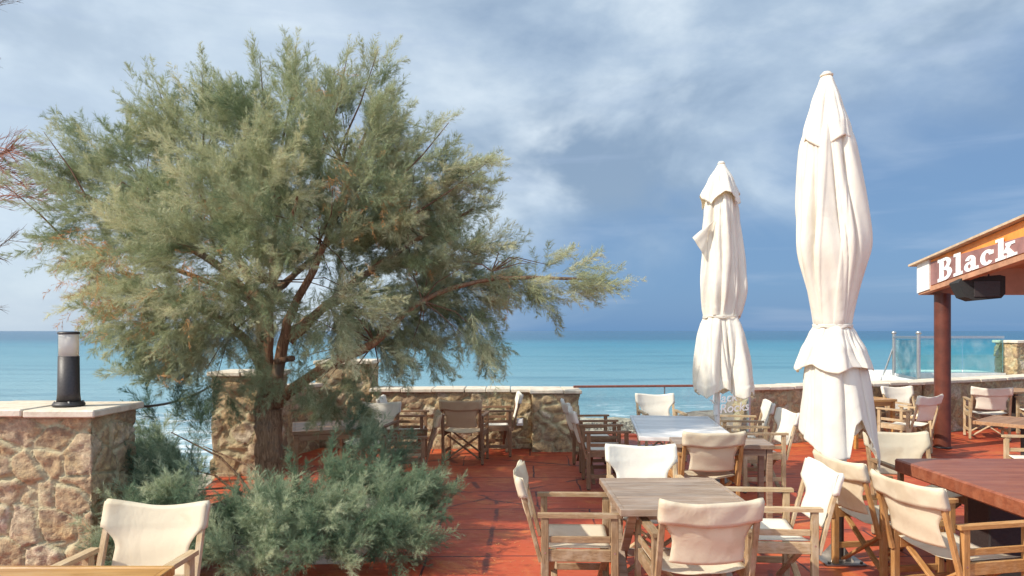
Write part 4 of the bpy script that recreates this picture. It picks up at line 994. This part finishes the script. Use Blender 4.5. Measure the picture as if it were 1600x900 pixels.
# rusty dead sprays hanging here and there
dr = []; dd = []
for (x, z, n, y) in [(-3.42, 2.30, 26, 5.55), (-3.38, 2.05, 20, 5.55), (-3.5, 2.55, 10, 5.6), (-2.55, 2.30, 14, 5.35), (-1.3, 2.8, 9, 5.9), (-1.6, 3.15, 9, 5.9), (-1.0, 3.1, 8, 6.1), (-2.8, 3.0, 9, 5.9), (-.9, 2.6, 6, 6.7), (-2.4, 4.2, 5, 6.6), (-3.1, 1.75, 14, 5.8), (-.05, 2.3, 5, 6.8), (-1.9, 3.9, 6, 6.4)]:
    dr.append(np.array((x, y, z)) + rs.normal(0, .13, (n, 3))); dd.append(norm(np.array((0, -.2, -.55)) + rs.normal(0, .5, (n, 3))))
dr = np.concatenate(dr); dd = np.concatenate(dd)
T3, _, A3 = feather(LIBS, dr-TO, dd, rs.uniform(.14, .30, len(dr)), np.full(len(dr), .5), rs)
tri_obj('dead_sprays', np.concatenate([T3, A3]), M['deadleaf'], crown)

# trunk and limbs
def limb(pts, r0, r1, name, parent, seg=12, jag=.14, seed=0, n=16):
    rr = random.Random(seed); pts = [Vector((p[0], p[1], p[2] if p[2] < 2.1 else 2.1+(p[2]-2.1)*.74)) for p in pts]; out = []
    for i in range(n+1):                                          # Catmull-Rom
        t = i/n*(len(pts)-1); k = min(int(t), len(pts)-2); f = t-k
        p0, p1, p2, p3 = pts[max(k-1, 0)], pts[k], pts[k+1], pts[min(k+2, len(pts)-1)]
        out.append(.5*((2*p1)+(p2-p0)*f+(2*p0-5*p1+4*p2-p3)*f*f+(3*p1-p0-3*p2+p3)*f**3) + Vector((rr.uniform(-1, 1), rr.uniform(-1, 1), 0))*min(.012, r1))
    rad = [(r0+(r1-r0)*(i/n)**.8)*rr.uniform(.94, 1.07) for i in range(n+1)]
    mb = MB(); ph = rr.uniform(0, 6)
    mb.tube([(p - Vector(TO)) for p in out], rad, seg, jag=lambda i, a: 1+jag*math.sin(3*a+ph+i*.25)+jag*.6*math.sin(7*a+ph*2-i*.4))
    return mb.build(name, M['bark'], parent)
Y = 6.75
trunk = limb([(-2.46, Y, -.05), (-2.44, Y, .35), (-2.42, Y-.02, .75), (-2.47, Y, 1.05), (-2.42, Y, 1.26)], .135, .115, 'trunk', tree, 30, .10, 1, 30)
for a, (pts, r0, r1) in enumerate([
        ([(-2.44, Y, 1.15), (-2.52, Y+.05, 1.5), (-2.6, Y+.1, 2.0), (-3.0, Y+.1, 2.6), (-3.6, Y-.1, 3.1), (-4.4, Y, 3.6)], .085, .016),
        ([(-2.42, Y-.05, 1.15), (-2.44, Y-.03, 1.6), (-2.42, Y, 2.3), (-2.4, Y+.1, 3.2), (-2.3, Y+.1, 4.4)], .068, .013),
        ([(-2.38, Y-.06, 1.12), (-2.30, Y-.05, 1.55), (-2.22, Y, 2.0), (-1.9, Y-.1, 2.7), (-1.7, Y, 3.5), (-1.45, Y, 4.45)], .072, .012),
        ([(-2.36, Y, 1.08), (-2.1, Y-.12, 1.28), (-1.72, Y-.18, 1.50), (-1.35, Y-.15, 1.68), (-.9, Y, 2.1), (-.2, Y, 2.4), (.75, Y, 2.40)], .068, .013),
        ([(-2.48, Y+.05, 1.2), (-2.75, Y+.2, 1.7), (-3.3, Y, 2.1), (-4.1, Y-.2, 2.4)], .07, .012),
        ([(-2.25, Y, 1.7), (-1.8, Y+.2, 2.2), (-1.1, Y+.3, 2.9), (-.4, Y+.2, 3.4)], .06, .012),
        ([(-2.5, Y, 2.0), (-2.9, Y+.2, 2.9), (-3.2, Y+.2, 3.6), (-3.1, Y, 4.3)], .055, .01),
        ([(-2.4, Y, 2.3), (-2.1, Y-.5, 2.8), (-1.9, Y-.8, 3.3)], .04, .01),
        ([(-2.6, Y, 2.1), (-3.0, Y-.5, 2.4), (-3.5, Y-.7, 2.6)], .04, .01),
        ([(-2.4, Y, 2.2), (-2.2, Y+.7, 2.8), (-2.0, Y+1.2, 3.3)], .045, .01),
        ([(-2.3, Y, 1.75), (-1.9, Y+.5, 2.1), (-1.2, Y+.9, 2.4)], .045, .01),
        ([(-2.34, Y-.1, 1.5), (-2.16, Y-.12, 1.53)], .035, .028)]):
    limb(pts, r0, r1, 'limb', trunk, 10, .08, a+5, 20)
bm_ = MB()                                                       # bare inner branches fanning from the limbs into the clumps
hubs = [Vector(p) for p in ((-2.6, Y+.1, 2.0), (-3.0, Y+.1, 2.6), (-3.6, Y-.1, 3.1), (-2.4, Y+.1, 3.2), (-1.9, Y-.1, 2.7), (-1.7, Y, 3.5), (-.9, Y, 2.1), (-.2, Y, 2.4), (-1.1, Y+.3, 2.9), (-3.2, Y+.2, 3.6), (-3.3, Y, 2.1), (-1.35, Y-.15, 1.68), (-2.42, Y, 2.3))]
rb = random.Random(9)
for (x, z, r, dy, den) in CL:
    c = Vector((x, 6.9+dy, z)); h = min(hubs, key=lambda q: (q-c).length)
    for k in range(2):
        e = c + Vector((rb.uniform(-1, 1), rb.uniform(-1, 1), rb.uniform(-.6, 1)))*r*.8; mdl = h.lerp(e, .5)+Vector((rb.uniform(-.08, .08), rb.uniform(-.08, .08), rb.uniform(-.02, .12)))
        pts = [h, h.lerp(mdl, .55), mdl, mdl.lerp(e, .55), e]; pts = [p-Vector(TO) for p in pts]
        bm_.tube(pts, [.009, .007, .0055, .004, .0025], 5, False)
for (a0, a1, n) in SPK:
    A0, A1 = Vector((a0[0], 6.7, a0[1]-.35))-Vector(TO), Vector((a1[0], 6.6, a1[1]))-Vector(TO)
    bm_.tube([A0, A0.lerp(A1, .5)+Vector((.03, 0, 0)), A1], [.012, .008, .003], 5, False)
bm_.build('branches', M['twig'], crown)
tag(tree, 'big feathery grey green tamarisk tree leaning over the terrace', 'tree')

# low tamarisk growth round the foot of the tree
bush = empty('tamarisk_shrub', (-2.3, 6.0, .05)); BO = np.array((-2.3, 6.0, .05))
BL = [(-2.75, 5.1, .10, .26, 1.0), (-2.35, 4.98, .07, .24, 1.0), (-1.9, 4.95, .07, .24, 1.0), (-1.45, 5.0, .08, .24, 1.0), (-1.05, 5.15, .10, .24, 1.0), (-2.9, 5.9, .20, .34, 1.0), (-2.65, 5.45, .18, .34, 1.0), (-2.3, 5.3, .10, .30, 1.1), (-1.9, 5.2, .12, .30, 1.1), (-1.5, 5.25, .14, .28, 1.1), (-1.15, 5.4, .18, .28, 1.0), (-.95, 5.75, .20, .26, .9),
      (-3.1, 6.1, .34, .34, .8), (-2.75, 5.8, .36, .28, .7), (-2.2, 5.7, .08, .26, .9), (-1.85, 5.65, .20, .26, .9), (-1.6, 5.9, .32, .24, .7), (-1.35, 5.8, .28, .24, .8), (-1.2, 6.2, .34, .22, .5), (-3.3, 6.5, .5, .26, .35),
      (-2.9, 6.3, .72, .24, .22), (-3.2, 6.3, .85, .22, .14), (-1.7, 6.6, .70, .2, .2), (-1.5, 6.5, .55, .22, .3)]
roots = []; dirs = []; scl = []; tin = []; root0 = np.array((-2.3, 6.3, -.2))
for (x, y, z, r, den) in BL:
    c = np.array((x, y, z)); nb = int(9*den*(r/.3)**1.5)+2; ctint = rs.normal(0, .10)
    for q in range(nb):
        v = norm(rs.normal(size=3)); v[2] = abs(v[2])*.7; st = c + v*r*rs.uniform(.0, .45); st[2] = max(st[2], .03)
        bd = v*.6 + norm(c-root0)*.9 + np.array((0, 0, .22)) + rs.normal(0, .15, 3); bd[2] = max(bd[2], .0); bd = norm(bd)
        m = rs.randint(5, 9); u = rs.rand(m)**.8; side = norm(np.cross(bd, rs.normal(size=3)))
        p = st + bd*(u*r*rs.uniform(.6, 1.2))[:, None] + rs.normal(0, .02, (m, 3)); sp_ = rs.uniform(-.75, .75, m)*(1.1-.6*u)
        roots.append(p); dirs.append(norm(bd + side*sp_[:, None] + rs.normal(0, .13, (m, 3)))); scl.append(rs.uniform(.26, .50, m)*(.68+r))
        tin.append(np.clip(.50 + ctint + rs.normal(0, .14) + .2*(u-.5) + rs.normal(0, .06, m), 0, 1))
for (x, y, z, dx, dz, L, n) in [(-.95, 5.8, .35, 1, .10, .36, 12), (-1.0, 5.7, .2, 1, .0, .32, 10), (-3.3, 6.2, .8, -1, .35, .5, 6), (-3.2, 6.1, .6, -1, .15, .5, 6), (-3.3, 6.2, .35, -1, .1, .5, 8), (-2.5, 5.4, .3, -.2, .8, .4, 6), (-1.9, 5.3, .2, .5, .4, .35, 8)]:
    p = np.array((x, y, z)) + rs.normal(0, .07, (n, 3)); roots.append(p); dirs.append(norm(np.array((dx, -.1, dz)) + rs.normal(0, .2, (n, 3)))); scl.append(L*rs.uniform(.7, 1.15, n)); tin.append(rs.uniform(.5, .9, n))
roots = np.concatenate(roots); dirs = np.concatenate(dirs); scl = np.concatenate(scl); tin = np.concatenate(tin)
LT, TT, AT = feather(LIB, roots-BO, dirs, scl, tin, rs); print('bush tris', len(LT))
LT[..., 2] = np.maximum(LT[..., 2], -.03)
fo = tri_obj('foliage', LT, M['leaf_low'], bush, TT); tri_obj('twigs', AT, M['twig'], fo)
mb = MB()
for (x, y, z, r, den) in BL:
    a = Vector((-2.3+rb.uniform(-.3, .3), 6.2+rb.uniform(-.2, .2), .0)); e = Vector((x, y, max(z, .15))); q = a.lerp(e, .5)+Vector((0, 0, .18))
    mb.tube([p-Vector(BO) for p in (a, a.lerp(q, .6)+Vector((0, 0, .05)), q, q.lerp(e, .6), e)], [.016, .013, .010, .007, .004], 6, False)
mb.build('stems', M['bark'], bush)
tag(bush, 'low feathery green tamarisk shrub spreading over the bed round the tree trunk', 'shrub')

# bare reddish tamarisk at the left picture edge
bt = empty('bare_tamarisk', (-6.3, 6.9, -.05)); BTO = Vector((-6.3, 6.9, -.05))
M['twig_red'] = mat_simple('rust_red_twigs', (.30, .13, .085), .8, .3, 20, .1); M['twig_grey'] = mat_simple('grey_twigs', (.14, .115, .10), .8, .3, 20, .1)
mb = MB(); mb.tube([(0, 0, 0), (.05, 0, 1.2), (.1, 0, 2.2), (.2, 0, 3.2), (.1, 0, 4.6), (.2, 0, 5.6)], [.11, .09, .075, .055, .04, .02], 12, jag=lambda i, a: 1+.08*math.sin(3*a+i)); tk = mb.build('trunk', M['bark'], bt)
def bare(parts, ox, oz, tx, tz, nb, L, mat, dy=0.0):
    mb = MB(); o = Vector((ox, dy, oz)); t = Vector((tx, dy-.1, tz))
    mb.tube([Vector((.12, 0, oz-.15)), o, o.lerp(t, .5)+Vector((0, 0, .03)), t], [.014, .009, .006, .002], 6, False)
    for k in range(nb):
        s = rb.uniform(.1, 1); b = o.lerp(t, s); d = ((t-o).normalized() + Vector((rb.uniform(-.2, .3), rb.uniform(-.6, .6), rb.uniform(-.7, .7)))).normalized(); l = L*rb.uniform(.5, 1.1)
        e = b+d*l; mb.tube([b, b.lerp(e, .5)+Vector((0, 0, rb.uniform(-.02, .02))), e], [.0036, .0026, .0010], 4, False)
        for q in range(5):
            f = rb.uniform(.2, .95); c = b.lerp(e, f); d2 = (d+Vector((rb.uniform(-.3, .5), rb.uniform(-.5, .5), rb.uniform(-.6, .6)))).normalized()
            mb.tube([c, c+d2*l*rb.uniform(.2, .5)], [.0022, .0008], 3, False)
    mb.build('branch', mat, bt)
for oz, tz in ((3.75, 3.62), (3.55, 3.72), (3.4, 3.35), (3.6, 3.48), (3.2, 3.2)): bare(bt, .75, oz, 1.35+rb.uniform(-.2, .2), tz, 26, .36, M['twig_red'], rb.uniform(-.2, .2))
bare(bt, .6, 4.95, 1.30, 5.35, 12, .34, M['twig_grey']); bare(bt, .6, 4.5, 1.05, 4.62, 4, .2, M['twig_grey'])
bare(bt, .6, 2.35, 1.30, 2.85, 16, .36, M['twig_grey']); bare(bt, .6, 2.75, 1.2, 2.55, 10, .3, M['twig_grey']); bare(bt, .5, 2.1, 1.1, 2.1, 6, .25, M['twig_grey'])
tag(bt, 'bare tamarisk with thin rust red twigs at the left picture edge', 'tree')

# fallen tamarisk litter on the floor round the bed
n = 2600; lx = -1.6+rs.normal(0, 1.1, n)*1.2; ly = 5.9+rs.normal(0, 1.1, n); m_ = (lx > -2.9) & (ly > 3.0) & (ly < 9.4); lx, ly = lx[m_], ly[m_]; n = len(lx)
a = rs.uniform(0, 6.28, n); l = rs.uniform(.012, .05, n); b0 = np.column_stack([lx, ly, np.full(n, .004)]); dv = np.column_stack([np.cos(a), np.sin(a), rs.uniform(0, .25, n)]); pv = np.column_stack([-np.sin(a), np.cos(a), np.zeros(n)])*.0028
LTt = np.stack([b0-pv, b0+pv, b0+dv*l[:, None]], 1)
tag(tri_obj('leaf_litter', LTt, M['deadleaf'], None), 'dry tamarisk litter fallen on the floor round the tree', 'leaf litter', kind='stuff')
